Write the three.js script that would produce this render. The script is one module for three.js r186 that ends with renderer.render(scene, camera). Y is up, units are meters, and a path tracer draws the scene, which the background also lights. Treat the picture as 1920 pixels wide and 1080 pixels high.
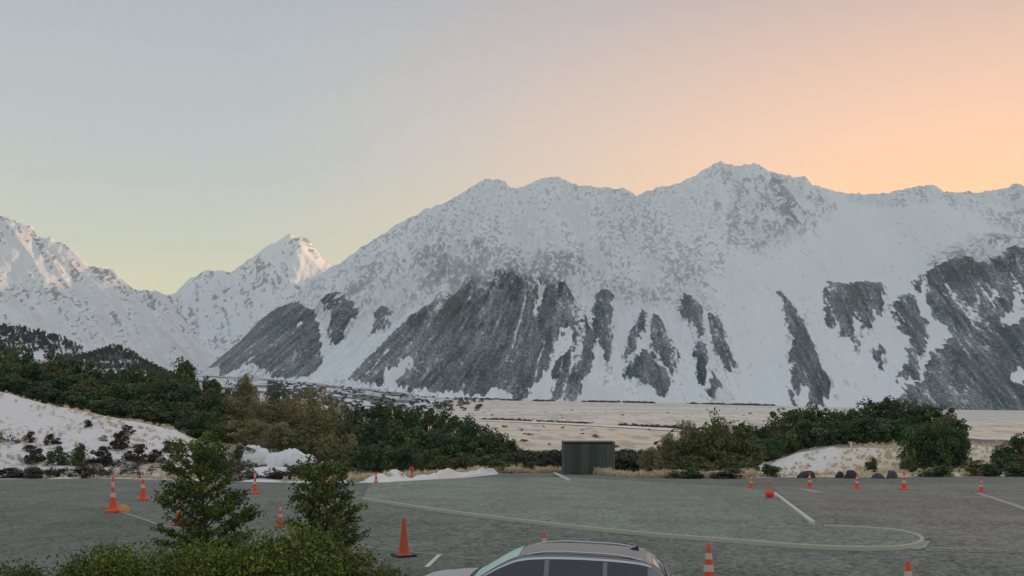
import * as THREE from 'three';
import { mergeGeometries } from 'three/addons/utils/BufferGeometryUtils.js';
import { TessellateModifier } from 'three/addons/modifiers/TessellateModifier.js';
import { RoundedBoxGeometry } from 'three/addons/geometries/RoundedBoxGeometry.js';

// ---------------------------------------------------------------- camera, sky, sun, exposure
const EYE = 4.1, FOCAL = 1900, ROW = 740;             // eye height; lens and horizon row of the 1920 x 1080 frame
const scene = new THREE.Scene();
const camera = new THREE.PerspectiveCamera(2 * Math.atan(540 / FOCAL) * 180 / Math.PI, 1920 / 1080, 0.5, 40000);
camera.position.set(0, EYE, 0);
camera.lookAt(0, EYE, -100);
camera.setViewOffset(1920, 1080, 0, 540 - ROW, 1920, 1080);   // lens shifted up towards the ridges
camera.updateProjectionMatrix();

const renderer = new THREE.WebGLRenderer({ antialias: true });
renderer.toneMapping = THREE.LinearToneMapping;
renderer.toneMappingExposure = 1.34;
renderer.shadowMap.enabled = true;

const clamp = (v, a = 0, b = 1) => Math.min(b, Math.max(a, v));
const lerp = (a, b, t) => a + (b - a) * t;
const sstep = (a, b, v) => { const t = clamp((v - a) / (b - a)); return t * t * (3 - 2 * t); };
const mix3 = (a, b, t) => [lerp(a[0], b[0], t), lerp(a[1], b[1], t), lerp(a[2], b[2], t)];
function table(rows, at, col = 1) {                    // straight interpolation in a sorted table
  if (at <= rows[0][0]) return rows[0][col];
  for (let i = 1; i < rows.length; i++) if (at <= rows[i][0]) return lerp(rows[i - 1][col], rows[i][col], (at - rows[i - 1][0]) / (rows[i][0] - rows[i - 1][0]));
  return rows[rows.length - 1][col];
}

const SUN_AZIMUTH = 50, SUN_HEIGHT = 6.5;
{
  const W = 1024, Hh = 512, px = new Float32Array(W * Hh * 4);
  const COOL = [[0, 0.92, 0.84, 0.46], [5, 0.78, 0.745, 0.465], [8, 0.57, 0.59, 0.475], [13, 0.43, 0.475, 0.47], [21, 0.345, 0.385, 0.42], [45, 0.355, 0.395, 0.445], [90, 0.365, 0.40, 0.46]];
  const WARM = [[0, 1.30, 0.78, 0.30], [5, 1.22, 0.74, 0.32], [10, 1.06, 0.65, 0.355], [13.5, 0.92, 0.575, 0.385], [21, 0.53, 0.40, 0.355], [45, 0.40, 0.405, 0.435], [90, 0.365, 0.40, 0.46]];
  for (let j = 0; j < Hh; j++) {
    const el = ((j + 0.5) / Hh - 0.5) * 180, e = Math.max(0, el);
    const c = [1, 2, 3].map((k) => table(COOL, e, k)), w = [1, 2, 3].map((k) => table(WARM, e, k));
    for (let i = 0; i < W; i++) {
      const a = ((i + 0.5) / W - 0.5) * 2 * Math.PI, x = Math.cos(a), z = Math.sin(a);
      let az = Math.atan2(x, -z) * 180 / Math.PI;
      let off = az - SUN_AZIMUTH; if (off > 180) off -= 360; if (off < -180) off += 360;
      const wgt = 1 - sstep(24, 68, Math.abs(off));
      const col = mix3(c, w, wgt), o = (j * W + i) * 4;
      px[o] = col[0]; px[o + 1] = col[1]; px[o + 2] = col[2]; px[o + 3] = 1;
    }
  }
  const sky = new THREE.DataTexture(px, W, Hh, THREE.RGBAFormat, THREE.FloatType);
  sky.mapping = THREE.EquirectangularReflectionMapping; sky.magFilter = THREE.LinearFilter; sky.minFilter = THREE.LinearFilter; sky.needsUpdate = true;
  scene.background = sky; scene.environment = sky;
}
const sun = new THREE.DirectionalLight(new THREE.Color().setRGB(1, 0.62, 0.36), 3.2);
{
  const az = SUN_AZIMUTH * Math.PI / 180, el = SUN_HEIGHT * Math.PI / 180;
  sun.position.set(Math.sin(az) * Math.cos(el), Math.sin(el), -Math.cos(az) * Math.cos(el)).multiplyScalar(12000);
  sun.castShadow = true;
  Object.assign(sun.shadow.camera, { left: -9000, right: 9000, top: 6000, bottom: -6000, near: 10, far: 30000 });
  sun.shadow.radius = 3;
  scene.add(sun); scene.add(sun.target);
}
scene.fog = new THREE.FogExp2(new THREE.Color().setRGB(0.74, 0.88, 1.0), 4.5e-5);   // cold morning air

// ---------------------------------------------------------------- helpers
function rng(seed) { let s = seed >>> 0; return () => { s = (s + 0x6d2b79f5) | 0; let t = Math.imul(s ^ (s >>> 15), 1 | s); t = (t + Math.imul(t ^ (t >>> 7), 61 | t)) ^ t; return ((t ^ (t >>> 14)) >>> 0) / 4294967296; }; }
function hash2(x, y) { let h = Math.imul(x, 374761393) + Math.imul(y, 668265263) | 0; h = Math.imul(h ^ (h >>> 13), 1274126177); return ((h ^ (h >>> 16)) >>> 0) / 4294967296; }
function vn(x, y) {
  const xi = Math.floor(x), yi = Math.floor(y), fx = x - xi, fy = y - yi, u = fx * fx * (3 - 2 * fx), v = fy * fy * (3 - 2 * fy);
  return lerp(lerp(hash2(xi, yi), hash2(xi + 1, yi), u), lerp(hash2(xi, yi + 1), hash2(xi + 1, yi + 1), u), v);
}
function fbm(x, y, n = 4) { let s = 0, a = 0.5, w = 0; for (let i = 0; i < n; i++) { s += a * vn(x, y); w += a; a *= 0.5; x = x * 2.03 + 17.3; y = y * 2.03 - 9.1; } return s / w; }
function ridged(x, y, n = 4) { let s = 0, a = 0.5, w = 0; for (let i = 0; i < n; i++) { s += a * (1 - Math.abs(2 * vn(x, y) - 1)); w += a; a *= 0.5; x = x * 2.03 + 5.7; y = y * 2.03 + 3.1; } return s / w; }
const mat = (rgb, roughness = 0.9, more = {}) => new THREE.MeshStandardMaterial({ color: new THREE.Color().setRGB(...rgb), roughness, ...more });
const taken = new Map();
function numbered(name) { const n = taken.get(name) ?? 0; taken.set(name, n + 1); return n ? `${name}_${String(n).padStart(3, '0')}` : name; }
function shade(o) { o.traverse((m) => { if (m.isMesh) { m.castShadow = true; m.receiveShadow = true; } }); return o; }
function structure(name, geometry, material, label, parent = scene) {
  const m = new THREE.Mesh(geometry, material); m.name = parent === scene ? numbered(name) : name;
  if (parent === scene) { m.userData.kind = 'structure'; if (label) m.userData.label = label; }
  parent.add(shade(m)); return m;
}
function thing(name, label, category, group) {
  const o = new THREE.Group(); o.name = numbered(name); o.userData = { label, category }; if (group) o.userData.group = group; scene.add(o); return o;
}
function part(name, geometry, material, parent) { const m = new THREE.Mesh(geometry, material); m.name = name; parent.add(shade(m)); return m; }
function single(name, geometry, material, label, category, group) {
  const m = new THREE.Mesh(geometry, material); m.name = numbered(name); m.userData = { label, category }; if (group) m.userData.group = group; scene.add(shade(m)); return m;
}
function copyOf(o, label, group) { const c = o.clone(); c.name = numbered(o.name.replace(/_\d{3}$/, '')); c.userData = { ...o.userData, label }; if (group) c.userData.group = group; scene.add(c); return c; }
const ORD = ['first', 'second', 'third', 'fourth', 'fifth', 'sixth', 'seventh', 'eighth', 'ninth', 'tenth', 'eleventh', 'twelfth', 'thirteenth', 'fourteenth', 'fifteenth', 'sixteenth', 'seventeenth', 'eighteenth', 'nineteenth', 'twentieth'];
function noiseTexture(size, tone, seed) {              // tileable grain: tone(r, x, y) -> [r, g, b] linear
  const d = new Uint8Array(size * size * 4), r = rng(seed), enc = (v) => Math.round(255 * (v <= 0.0031308 ? 12.92 * v : 1.055 * Math.pow(v, 1 / 2.4) - 0.055));
  for (let i = 0; i < size * size; i++) { const c = tone(r(), i % size, (i / size) | 0); for (let k = 0; k < 3; k++) d[i * 4 + k] = enc(clamp(c[k])); d[i * 4 + 3] = 255; }
  const t = new THREE.DataTexture(d, size, size, THREE.RGBAFormat); t.colorSpace = THREE.SRGBColorSpace; t.wrapS = t.wrapT = THREE.RepeatWrapping; t.magFilter = THREE.LinearFilter; t.minFilter = THREE.LinearMipmapLinearFilter; t.generateMipmaps = true; t.needsUpdate = true; return t;
}
const periodic = (x, y, n, p) => { const f = p / n, xi = Math.floor(x * f), yi = Math.floor(y * f), fx = x * f - xi, fy = y * f - yi, u = fx * fx * (3 - 2 * fx), v = fy * fy * (3 - 2 * fy), h = (a, b) => hash2(((a % p) + p) % p + 91 * p, ((b % p) + p) % p); return lerp(lerp(h(xi, yi), h(xi + 1, yi), u), lerp(h(xi, yi + 1), h(xi + 1, yi + 1), u), v); };

// ---------------------------------------------------------------- the lie of the land (metres)
const RANGE_RIDGE = [[-1526,109],[-1487,149],[-1421,204],[-1342,267],[-1276,341],[-1211,399],[-1132,462],[-1053,517],[-974,578],[-895,636],[-842,657],[-737,736],[-632,801],[-566,841],[-500,878],[-421,920],[-355,941],[-289,973],[-250,999],[-211,1025],[-171,1044],[-132,1062],[-79,1067],[-39,1057],[-13,1036],[21,1023],[66,1033],[132,1062],[184,1080],[224,1080],[263,1065],[329,1033],[395,1030],[474,1023],[553,1020],[587,1009],[618,991],[658,1004],[697,1017],[737,1028],[789,1036],[829,1046],[868,1070],[903,1083],[934,1109],[987,1136],[1032,1154],[1066,1146],[1100,1136],[1132,1138],[1158,1144],[1189,1144],[1224,1138],[1250,1120],[1276,1104],[1316,1096],[1355,1088],[1389,1078],[1421,1080],[1442,1078],[1474,1051],[1500,1033],[1539,1025],[1566,1017],[1632,1001],[1711,996],[1789,994],[1855,994],[1889,1009],[1921,1017],[1974,1023],[2005,1033],[2053,1036],[2100,1030],[2132,1007],[2211,1001],[2316,1004],[2355,1012],[2395,1017],[2447,1028],[2468,1044],[2492,1051],[2526,1030],[2632,1025],[2868,1057],[3263,1070],[4053,1123],[5368,1162],[8000,1188]];
const RANGE_FOOT = [[-1560,4950,98],[-1440,4779,94],[-1320,4539,86],[-1200,4300,79],[-1080,4180,71],[-960,4060,63],[-840,3940,55],[-720,3860,43],[-600,3800,31],[-480,3740,18],[-360,3680,4],[-240,3647,-10],[-120,3640,-13],[0,3634,-17],[120,3628,-20],[240,3621,-22],[360,3615,-24],[480,3608,-27],[600,3602,-29],[720,3595,-32],[840,3589,-35],[960,3582,-38],[1080,3576,-41],[1200,3570,-44],[1320,3563,-47],[1440,3557,-50],[1560,3550,-55],[1680,3544,-59],[1800,3538,-63],[1920,3531,-63],[2040,3525,-63],[2160,3518,-63],[2280,3512,-62],[2400,3505,-62],[2520,3500,-62],[2640,3500,-62],[2760,3500,-62],[2880,3500,-62],[3000,3500,-62],[3120,3500,-62],[3240,3500,-62],[3360,3500,-62],[3480,3500,-62],[3600,3500,-62],[3720,3500,-62],[3840,3500,-62],[3960,3500,-62],[4080,3500,-62],[4200,3500,-62],[4320,3500,-62],[4440,3500,-62],[4560,3500,-62],[4680,3500,-62],[4800,3500,-62],[4920,3500,-62],[5040,3500,-62],[5160,3500,-62],[5280,3500,-62],[5400,3500,-62],[5520,3500,-62],[5640,3500,-62],[5760,3500,-62],[5880,3500,-62],[6000,3500,-62],[6120,3500,-62],[6240,3500,-62],[6360,3500,-62],[6480,3500,-62],[6600,3500,-62],[6720,3500,-62],[6840,3500,-62],[6960,3500,-62],[7080,3500,-62],[7200,3500,-62],[7320,3500,-62],[7440,3500,-62],[7560,3500,-62],[7680,3500,-62],[7800,3500,-62],[7920,3500,-62],[8040,3500,-62]];
const SCRUB_PATCHES = [
  [[-1525,0.871],[-1405,1.0],[-1290,1.0],[-1230,1.0],[-1070,0.901],[-965,0.724],[-885,0.599],[-845,0.48],[-830,0.384],[-760,0.249],[-760,0.179],[-780,0.08],[-870,0.025],[-960,0.016],[-1050,0.12],[-1130,0.205],[-1195,0.099],[-1295,-0.03]],
  [[-795,0.413],[-745,0.3],[-715,0.333],[-710,0.423],[-670,0.47],[-690,0.539],[-770,0.657],[-865,0.735],[-870,0.637],[-785,0.494]],
  [[-590,0.346],[-590,0.47],[-555,0.516],[-505,0.449],[-540,0.402],[-500,0.394],[-545,0.351]],
  [[-635,0.059],[-565,0.208],[-460,0.373],[-395,0.378],[-295,0.412],[-180,0.445],[-75,0.475],[45,0.479],[160,0.481],[205,0.494],[240,0.486],[295,0.434],[315,0.347],[335,0.266],[315,0.215],[280,0.114],[215,0.004],[0,0.002],[-100,0.015],[-260,0.025],[-430,0.027],[-565,0.029]],
  [[345,0.473],[355,0.498],[410,0.525],[435,0.492],[415,0.451],[430,0.392],[400,0.376],[405,0.327],[390,0.267],[380,0.185],[355,0.202],[355,0.242],[330,0.29],[330,0.364]],
  [[325,0.134],[345,0.143],[325,0.029],[310,0.067]],
  [[485,0.362],[525,0.431],[560,0.44],[540,0.357],[505,0.281],[460,0.213],[415,0.154],[450,0.287]],
  [[580,0.442],[610,0.416],[625,0.349],[635,0.265],[650,0.214],[630,0.164],[600,0.137],[565,0.199],[540,0.265],[555,0.357]],
  [[410,0.12],[455,0.195],[525,0.264],[555,0.191],[590,0.119],[555,0.05],[530,0.024],[510,0.083],[475,0.114],[435,0.106]],
  [[675,0.42],[715,0.496],[760,0.461],[790,0.411],[765,0.315],[735,0.299],[720,0.373],[695,0.385]],
  [[695,0.219],[730,0.291],[755,0.284],[765,0.242],[740,0.194],[715,0.113],[695,0.064],[675,0.096],[685,0.163]],
  [[805,0.417],[850,0.396],[850,0.325],[845,0.246],[850,0.184],[825,0.121],[810,0.162],[790,0.21],[780,0.242],[790,0.314]],
  [[760,0.162],[770,0.121],[785,0.072],[750,0.065],[735,0.03],[705,0.047]],
  [[1110,0.513],[1145,0.424],[1165,0.364],[1175,0.293],[1170,0.212],[1170,0.156],[1165,0.082],[1095,0.009],[985,0.006],[1020,0.109],[1060,0.21],[1090,0.27],[1100,0.381]],
  [[1335,0.528],[1385,0.541],[1410,0.526],[1495,0.553],[1565,0.568],[1615,0.59],[1595,0.538],[1545,0.452],[1470,0.385],[1405,0.329],[1365,0.288],[1330,0.224],[1325,0.256],[1335,0.293],[1285,0.32],[1255,0.345],[1275,0.422],[1300,0.479]],
  [[1400,0.229],[1440,0.285],[1440,0.246],[1410,0.2],[1360,0.13],[1360,0.152]],
  [[1560,0.447],[1660,0.53],[1695,0.539],[1705,0.508],[1670,0.434],[1690,0.401],[1665,0.344],[1600,0.274],[1540,0.197],[1495,0.133],[1390,0.104],[1470,0.19],[1565,0.311],[1540,0.356]],
  [[1720,0.558],[1795,0.633],[1795,0.616],[1745,0.534]],
  [[1815,0.633],[1875,0.652],[1945,0.661],[2005,0.634],[2090,0.649],[2185,0.694],[2325,0.734],[2775,0.751],[3730,0.736],[5365,0.7],[4075,-0.03],[1765,-0.03],[1625,-0.03],[1335,0.005],[1440,0.099],[1530,0.142],[1580,0.217],[1640,0.27],[1700,0.309],[1745,0.354],[1735,0.388],[1720,0.426],[1725,0.467],[1755,0.517]]];
const SNOW_CHUTES = [
  [[25,-0.03],[80,0.062],[135,0.127],[150,0.199],[175,0.3],[235,0.318],[235,0.254],[185,0.205],[155,0.158],[145,0.11],[165,0.096],[140,0.048],[120,-0.03]],
  [[100,0.513],[130,0.514],[145,0.495],[120,0.436],[85,0.375],[75,0.369],[105,0.446]],
  [[-90,0.04],[-40,0.062],[-25,0.044],[10,-0.03],[-85,-0.03]],
  [[-480,0.028],[-475,0.113],[-460,0.115],[-435,0.138],[-395,0.199],[-385,0.17],[-425,0.088],[-440,0.068],[-420,0.026]],
  [[1010,0.015],[1050,0.094],[1065,0.067],[1045,0.01]],
  [[1385,0.381],[1390,0.352],[1390,0.336],[1350,0.28],[1355,0.317]],
  [[1965,0.38],[2065,0.459],[2180,0.561],[2115,0.458],[2055,0.405],[1965,0.363]],
  [[1845,0.161],[1890,0.183],[1935,0.2],[1900,0.131],[1850,0.123]],
  [[-970,0.571],[-955,0.581],[-930,0.525],[-940,0.491]],
  [[1980,0.475],[2035,0.522],[2025,0.499],[1980,0.465]],
  [[430,0.088],[470,0.085],[460,0.075],[435,0.073]]];
const SPECKLED = [
  [0.75,[[-460,0.373],[-400,0.41],[-300,0.473],[-185,0.521],[-75,0.577],[45,0.579],[195,0.529],[225,0.487],[45,0.454],[-75,0.446],[-175,0.42],[-290,0.391],[-395,0.349]]],
  [0.5,[[-1055,1.0],[-835,0.958],[-500,0.815],[-145,0.733],[95,0.692],[400,0.63],[410,0.525],[205,0.494],[45,0.554],[-75,0.565],[-185,0.516],[-300,0.473],[-400,0.41],[-580,0.233],[-710,0.321],[-855,0.543],[-1095,0.952]]],
  [0.58,[[395,0.531],[475,0.635],[580,0.718],[640,0.702],[715,0.612],[730,0.52],[610,0.462],[535,0.455],[445,0.447]]],
  [0.56,[[945,0.999],[1255,0.983],[1520,0.99],[1550,0.922],[1455,0.839],[1325,0.761],[1165,0.659],[1040,0.636],[970,0.717],[925,0.824],[970,0.895]]],
  [0.5,[[2285,0.964],[2385,0.989],[2560,1.012],[3490,0.964],[5775,0.932],[5255,0.638],[2335,0.732],[2365,0.833],[2255,0.841]]],
  [0.5,[[1830,0.645],[1980,0.717],[2180,0.804],[2385,0.795],[5400,0.721],[5255,0.638],[2310,0.682],[2135,0.632],[1950,0.601]]],
  [0.26,[[-835,0.958],[-525,0.979],[-210,0.98],[260,0.98],[600,0.964],[885,0.959],[915,0.784],[835,0.575],[720,0.488],[400,0.63],[95,0.692],[-145,0.733],[-500,0.815]]],
  [0.3,[[1650,0.984],[1890,0.99],[2115,1.012],[2315,0.995],[2300,0.939],[2060,0.929],[1890,0.946],[1665,0.96]]],
  [0.45,[[640,0.702],[805,0.748],[865,0.612],[835,0.407],[790,0.411],[715,0.502]]],
  [0.3,[[460,0.126],[520,0.086],[490,0.028],[400,0.018],[405,0.088]]]];
const LEFT_RIDGE = [[-4149,5400,1397],[-3714,5600,1301],[-3359,5750,1154],[-3135,5840,1095],[-2981,5900,1044],[-2942,5915,1038],[-2903,5930,1018],[-2863,5945,1005],[-2823,5960,983],[-2783,5975,941],[-2756,5985,927],[-2729,5995,935],[-2702,6005,914],[-2634,6030,886],[-2579,6050,832],[-2538,6065,786],[-2496,6080,762],[-2454,6095,758],[-2426,6105,769],[-2384,6120,738],[-2341,6135,682],[-2284,6155,646],[-2212,6180,638],[-2183,6190,646],[-2139,6205,625],[-2095,6220,610],[-2057,6233,513],[-1956,6267,374],[-1863,6298,249],[-1811,6315,164]];
const PEAK_RIDGE = [[-3837,9000,430],[-3411,9000,667],[-3079,9000,876],[-2984,9000,904],[-2866,9000,1023],[-2747,9000,1094],[-2653,9000,1113],[-2567,9000,1103],[-2511,9000,1079],[-2463,9000,1103],[-2416,9000,1150],[-2321,9000,1212],[-2250,9000,1269],[-2179,9000,1316],[-2084,9000,1368],[-2013,9000,1411],[-1966,9000,1435],[-1928,9000,1397],[-1895,9000,1411],[-1866,9000,1420],[-1824,9000,1387],[-1753,9000,1283],[-1682,9000,1198],[-1611,9000,1174],[-1563,9000,1188],[-1516,9000,1141],[-1326,9000,951],[-758,9000,667]];
const SPUR_RIDGE = [[-1074,1500,126],[-916,1500,115],[-758,1500,108],[-726,1500,105],[-695,1500,97],[-663,1500,89],[-639,1500,79],[-632,1500,64],[-620,1500,63],[-604,1500,71],[-588,1500,78],[-568,1500,74],[-553,1500,61],[-529,1500,48],[-505,1500,38],[-458,1500,26],[-395,1500,18]];
const CLEAR_CHUTES = [
  [[230,0.53],[285,0.499],[320,0.441],[330,0.357],[340,0.258],[310,0.182],[265,0.082],[205,-0.03],[335,-0.03],[330,0.098],[355,0.185],[360,0.246],[335,0.308],[335,0.406],[340,0.48],[290,0.548]],
  [[440,0.484],[535,0.458],[505,0.413],[470,0.337],[440,0.237],[410,0.137],[375,-0.03],[330,-0.03],[380,0.136],[405,0.285],[415,0.384]],
  [[570,0.491],[585,0.456],[545,0.339],[500,0.264],[420,0.15],[415,0.162],[490,0.264],[535,0.351]],
  [[625,0.463],[675,0.394],[705,0.367],[715,0.293],[680,0.145],[680,0.046],[700,0.003],[525,-0.03],[590,0.106],[635,0.159],[655,0.221],[640,0.298],[630,0.374]],
  [[795,0.435],[810,0.41],[785,0.29],[785,0.23],[740,0.145],[690,0.027],[685,0.047],[735,0.169],[765,0.266],[775,0.363]],
  [[390,0.082],[515,0.073],[535,-0.03],[355,-0.03]],
  [[-775,0.08],[-730,0.245],[-690,0.392],[-625,0.48],[-585,0.468],[-595,0.319],[-540,0.344],[-480,0.413],[-455,0.372],[-575,0.205],[-635,0.059],[-795,0.016]],
  [[-480,0.413],[-385,0.486],[-290,0.565],[-270,0.546],[-360,0.469],[-455,0.372]],
  [[1030,0.613],[1110,0.579],[1100,0.491],[1095,0.359],[1060,0.225],[975,0.01],[805,0.006],[860,0.19],[875,0.329],[865,0.447],[885,0.561]],
  [[-870,0.547],[-830,0.486],[-770,0.293],[-735,0.214],[-750,0.166],[-805,0.345]],
  [[1800,0.628],[1750,0.517],[1715,0.426],[1745,0.354],[1645,0.283],[1560,0.192],[1540,0.191],[1650,0.319],[1690,0.401],[1685,0.454],[1750,0.541]]];
const footAt = (x) => ({ d: table(RANGE_FOOT, x, 1), h: table(RANGE_FOOT, x, 2) });
// Crest heights of the snowy bank on the left and of the low mound on the right, by bearing (x / distance).
const BANK = [[-1.2, 10], [-0.62, 6.2], [-0.505, 4.25], [-0.421, 2.4], [-0.38, 1.5], [-0.332, 0.55], [-0.31, -0.5], [-0.253, -1.3], [-0.20, -2.35], [-0.163, -3.0], [-0.10, -3.4]];
const MOUND = [[0.235, -3.0], [0.253, -2.7], [0.284, -1.75], [0.316, -1.1], [0.358, -0.85], [0.40, -0.9], [0.44, -0.85], [0.475, -1.0], [0.52, -1.5], [0.7, -1.2]];
const softplus = (v, w) => w * Math.log(1 + Math.exp(clamp(v / w, -30, 30)));
function fan(d) { return -0.05 * softplus(d - 36, 3); }
const EDGE = [[-1.4, 69], [-0.505, 69], [-0.39, 70], [-0.253, 63.5], [-0.158, 61.5], [-0.11, 66], [-0.06, 74], [-0.02, 82], [0.05, 84], [0.09, 78], [0.115, 71], [0.18, 70], [0.253, 73], [0.5, 75], [1.4, 76]];
const lotEdge = (k) => table(EDGE, k);
function land(x, d) {
  d = Math.max(d, 0.01);
  const k = d > 5 ? x / d : x / 5;
  let h = d < 90 ? fan(d) : fan(90) - 0.05 * (d - 90);
  h = Math.max(h, -22);
  // far valley floor rises and falls to the feet of the mountains
  if (d > 700) { const f = footAt(x); h = lerp(h, f.h + 2.5, sstep(900, f.d, d)); if (d > f.d) h = f.h + 2.5 - Math.min(60, (d - f.d) * 0.02); }
  // higher ground on the left of the valley
  const left = sstep(-0.13, -0.36, k);
  if (d > 90) h = lerp(h, Math.max(h, 3 + 0.012 * d), left * sstep(110, 220, d) * (1 - sstep(2500, 4200, d)));
  const e = lotEdge(k);
  if (d > e - 1 && d < 400 && Math.abs(k) < 1.3) {
    const b = table(BANK, k), m = table(MOUND, k), up = sstep(e + 1.5, 97, d);
    if (k < -0.1) { const keep = 1 - sstep(135, 230, d) * (1 - left); h = lerp(h, Math.max(h, b), up * keep); }
    if (k > 0.235) h = lerp(h, Math.max(h, m), up * (1 - sstep(112, 150, d)));
    const rough = sstep(e, e + 3, d) * (1 - sstep(200, 400, d));
    h += rough * ((fbm(x * 0.55, d * 0.55, 3) - 0.5) * 0.55 + (fbm(x * 0.12 + 7, d * 0.12, 2) - 0.5) * 0.9 * sstep(e, e + 12, d));
  }
  return h;
}
// The point of the ground seen at column px, row py of the 1920 x 1080 frame, used to set things out.
function spot(px, py, lift = 0) {
  const kx = (px - 960) / FOCAL, ky = (py - ROW) / FOCAL;
  let a = 3, b = 3;
  for (let d = 3; d < 4000; d *= 1.01) { if (land(kx * d, d) + lift > EYE - ky * d) { b = d; break; } a = d; }
  for (let i = 0; i < 30; i++) { const m = (a + b) / 2; if (land(kx * m, m) + lift > EYE - ky * m) b = m; else a = m; }
  return { x: kx * b, y: land(kx * b, b), z: -b, d: b };
}
const inside = (poly, x, y) => { let c = false; for (let i = 0, j = poly.length - 1; i < poly.length; j = i++) { const [xi, yi] = poly[i], [xj, yj] = poly[j]; if ((yi > y) !== (yj > y) && x < (xj - xi) * (y - yi) / (yj - yi) + xi) c = !c; } return c; };

// ---------------------------------------------------------------- mountains
function blurred(src, W, H, r) {
  const tmp = new Float32Array(W * H), out = new Float32Array(W * H);
  for (let pass = 0; pass < 2; pass++) {
    const a = pass ? out : src;
    for (let y = 0; y < H; y++) { let s = 0; for (let x = -r; x <= r; x++) s += a[y * W + clamp(x, 0, W - 1)]; for (let x = 0; x < W; x++) { tmp[y * W + x] = s / (2 * r + 1); s += a[y * W + Math.min(W - 1, x + r + 1)] - a[y * W + Math.max(0, x - r)]; } }
    for (let x = 0; x < W; x++) { let s = 0; for (let y = -r; y <= r; y++) s += tmp[clamp(y, 0, H - 1) * W + x]; for (let y = 0; y < H; y++) { out[y * W + x] = s / (2 * r + 1); s += tmp[Math.min(H - 1, y + r + 1) * W + x] - tmp[Math.max(0, y - r) * W + x]; } }
  }
  return out;
}
function paintedMask(W, H, x0, x1, lists) {            // areas given as [metres along the range, share of the slope's height]
  const c = document.createElement('canvas'); c.width = W; c.height = H; const g = c.getContext('2d');
  g.fillStyle = '#000'; g.fillRect(0, 0, W, H);
  for (const [tone, polys] of lists) for (const p of polys) { const v = Math.round(255 * tone); g.fillStyle = `rgb(${v},${v},${v})`; g.beginPath(); p.forEach(([x, t], i) => g[i ? 'lineTo' : 'moveTo']((x - x0) / (x1 - x0) * W, t * H)); g.closePath(); g.fill(); }
  const d = g.getImageData(0, 0, W, H).data, out = new Float32Array(W * H);
  for (let i = 0; i < out.length; i++) out[i] = d[i * 4] / 255;
  return out;
}
const tap = (m, W, H, u, v) => { const x = clamp(u * W - 0.5, 0, W - 1.001), y = clamp(v * H - 0.5, 0, H - 1.001), xi = x | 0, yi = y | 0, fx = x - xi, fy = y - yi, o = yi * W + xi, o2 = o + (yi < H - 1 ? W : 0), r = xi < W - 1 ? 1 : 0; return lerp(lerp(m[o], m[o + r], fx), lerp(m[o2], m[o2 + r], fx), fy); };
// A mountain: foot and crest lines, a concave face between them and a back slope; cover (snow, rock, scrub) lies on its own (along, up) coordinates.
function mountain(name, label, { x0, x1, cols, rows, crest, foot, prof = (t) => 0.72 * t + 0.28 * t * t, relief, cover, tw, th, back = [1500, 1700], roughness = 0.95 }) {
  const nb = 8, n = (cols + 1) * (rows + 1 + nb), pos = new Float32Array(n * 3), uv = new Float32Array(n * 2), idx = [];
  for (let i = 0; i <= cols; i++) {
    const u = i / cols, x = lerp(x0, x1, u), c = crest(x), f = foot(x);
    for (let j = 0; j <= rows + nb; j++) {
      const t = Math.min(1, j / rows), b = Math.max(0, (j - rows) / nb);
      let d = lerp(f.d, c.d, t) + b * back[0], h = lerp(f.h, c.h, prof(t)) - b * back[1], px = x;
      if (!b) { const [dx, dh, dd] = relief(x, t, h, c, f); px += dx; h += dh; d += dd; } else { const [dx, dh, dd] = relief(x, 1, h, c, f); px += dx; h += dh; d += dd; }
      const o = i * (rows + 1 + nb) + j;
      pos[o * 3] = px; pos[o * 3 + 1] = h; pos[o * 3 + 2] = -d; uv[o * 2] = u; uv[o * 2 + 1] = t;
    }
  }
  const R = rows + 1 + nb;
  for (let i = 0; i < cols; i++) for (let j = 0; j < R - 1; j++) { const a = i * R + j; idx.push(a, a + R, a + 1, a + 1, a + R, a + R + 1); }
  const g = new THREE.BufferGeometry(); g.setAttribute('position', new THREE.BufferAttribute(pos, 3)); g.setAttribute('uv', new THREE.BufferAttribute(uv, 2)); g.setIndex(idx); g.computeVertexNormals();
  const data = new Uint8Array(tw * th * 4), enc = new Uint8Array(4097);
  for (let i = 0; i <= 4096; i++) { const v = i / 4096; enc[i] = Math.round(255 * (v <= 0.0031308 ? 12.92 * v : 1.055 * Math.pow(v, 1 / 2.4) - 0.055)); }
  for (let i = 0; i < tw; i++) {
    const u = (i + 0.5) / tw, x = lerp(x0, x1, u), c = crest(x), f = foot(x);
    for (let j = 0; j < th; j++) {
      const t = (j + 0.5) / th, col = cover(x, t, lerp(f.h, c.h, prof(t)), u, c, f), o = (j * tw + i) * 4;
      for (let k = 0; k < 3; k++) data[o + k] = enc[(clamp(col[k]) * 4096) | 0]; data[o + 3] = 255;
    }
  }
  const map = new THREE.DataTexture(data, tw, th, THREE.RGBAFormat); map.colorSpace = THREE.SRGBColorSpace; map.magFilter = THREE.LinearFilter; map.minFilter = THREE.LinearMipmapLinearFilter; map.generateMipmaps = true; map.needsUpdate = true;
  return structure(name, g, new THREE.MeshStandardMaterial({ map, roughness }), label);
}
const SNOW = [0.90, 0.93, 0.95];
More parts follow.
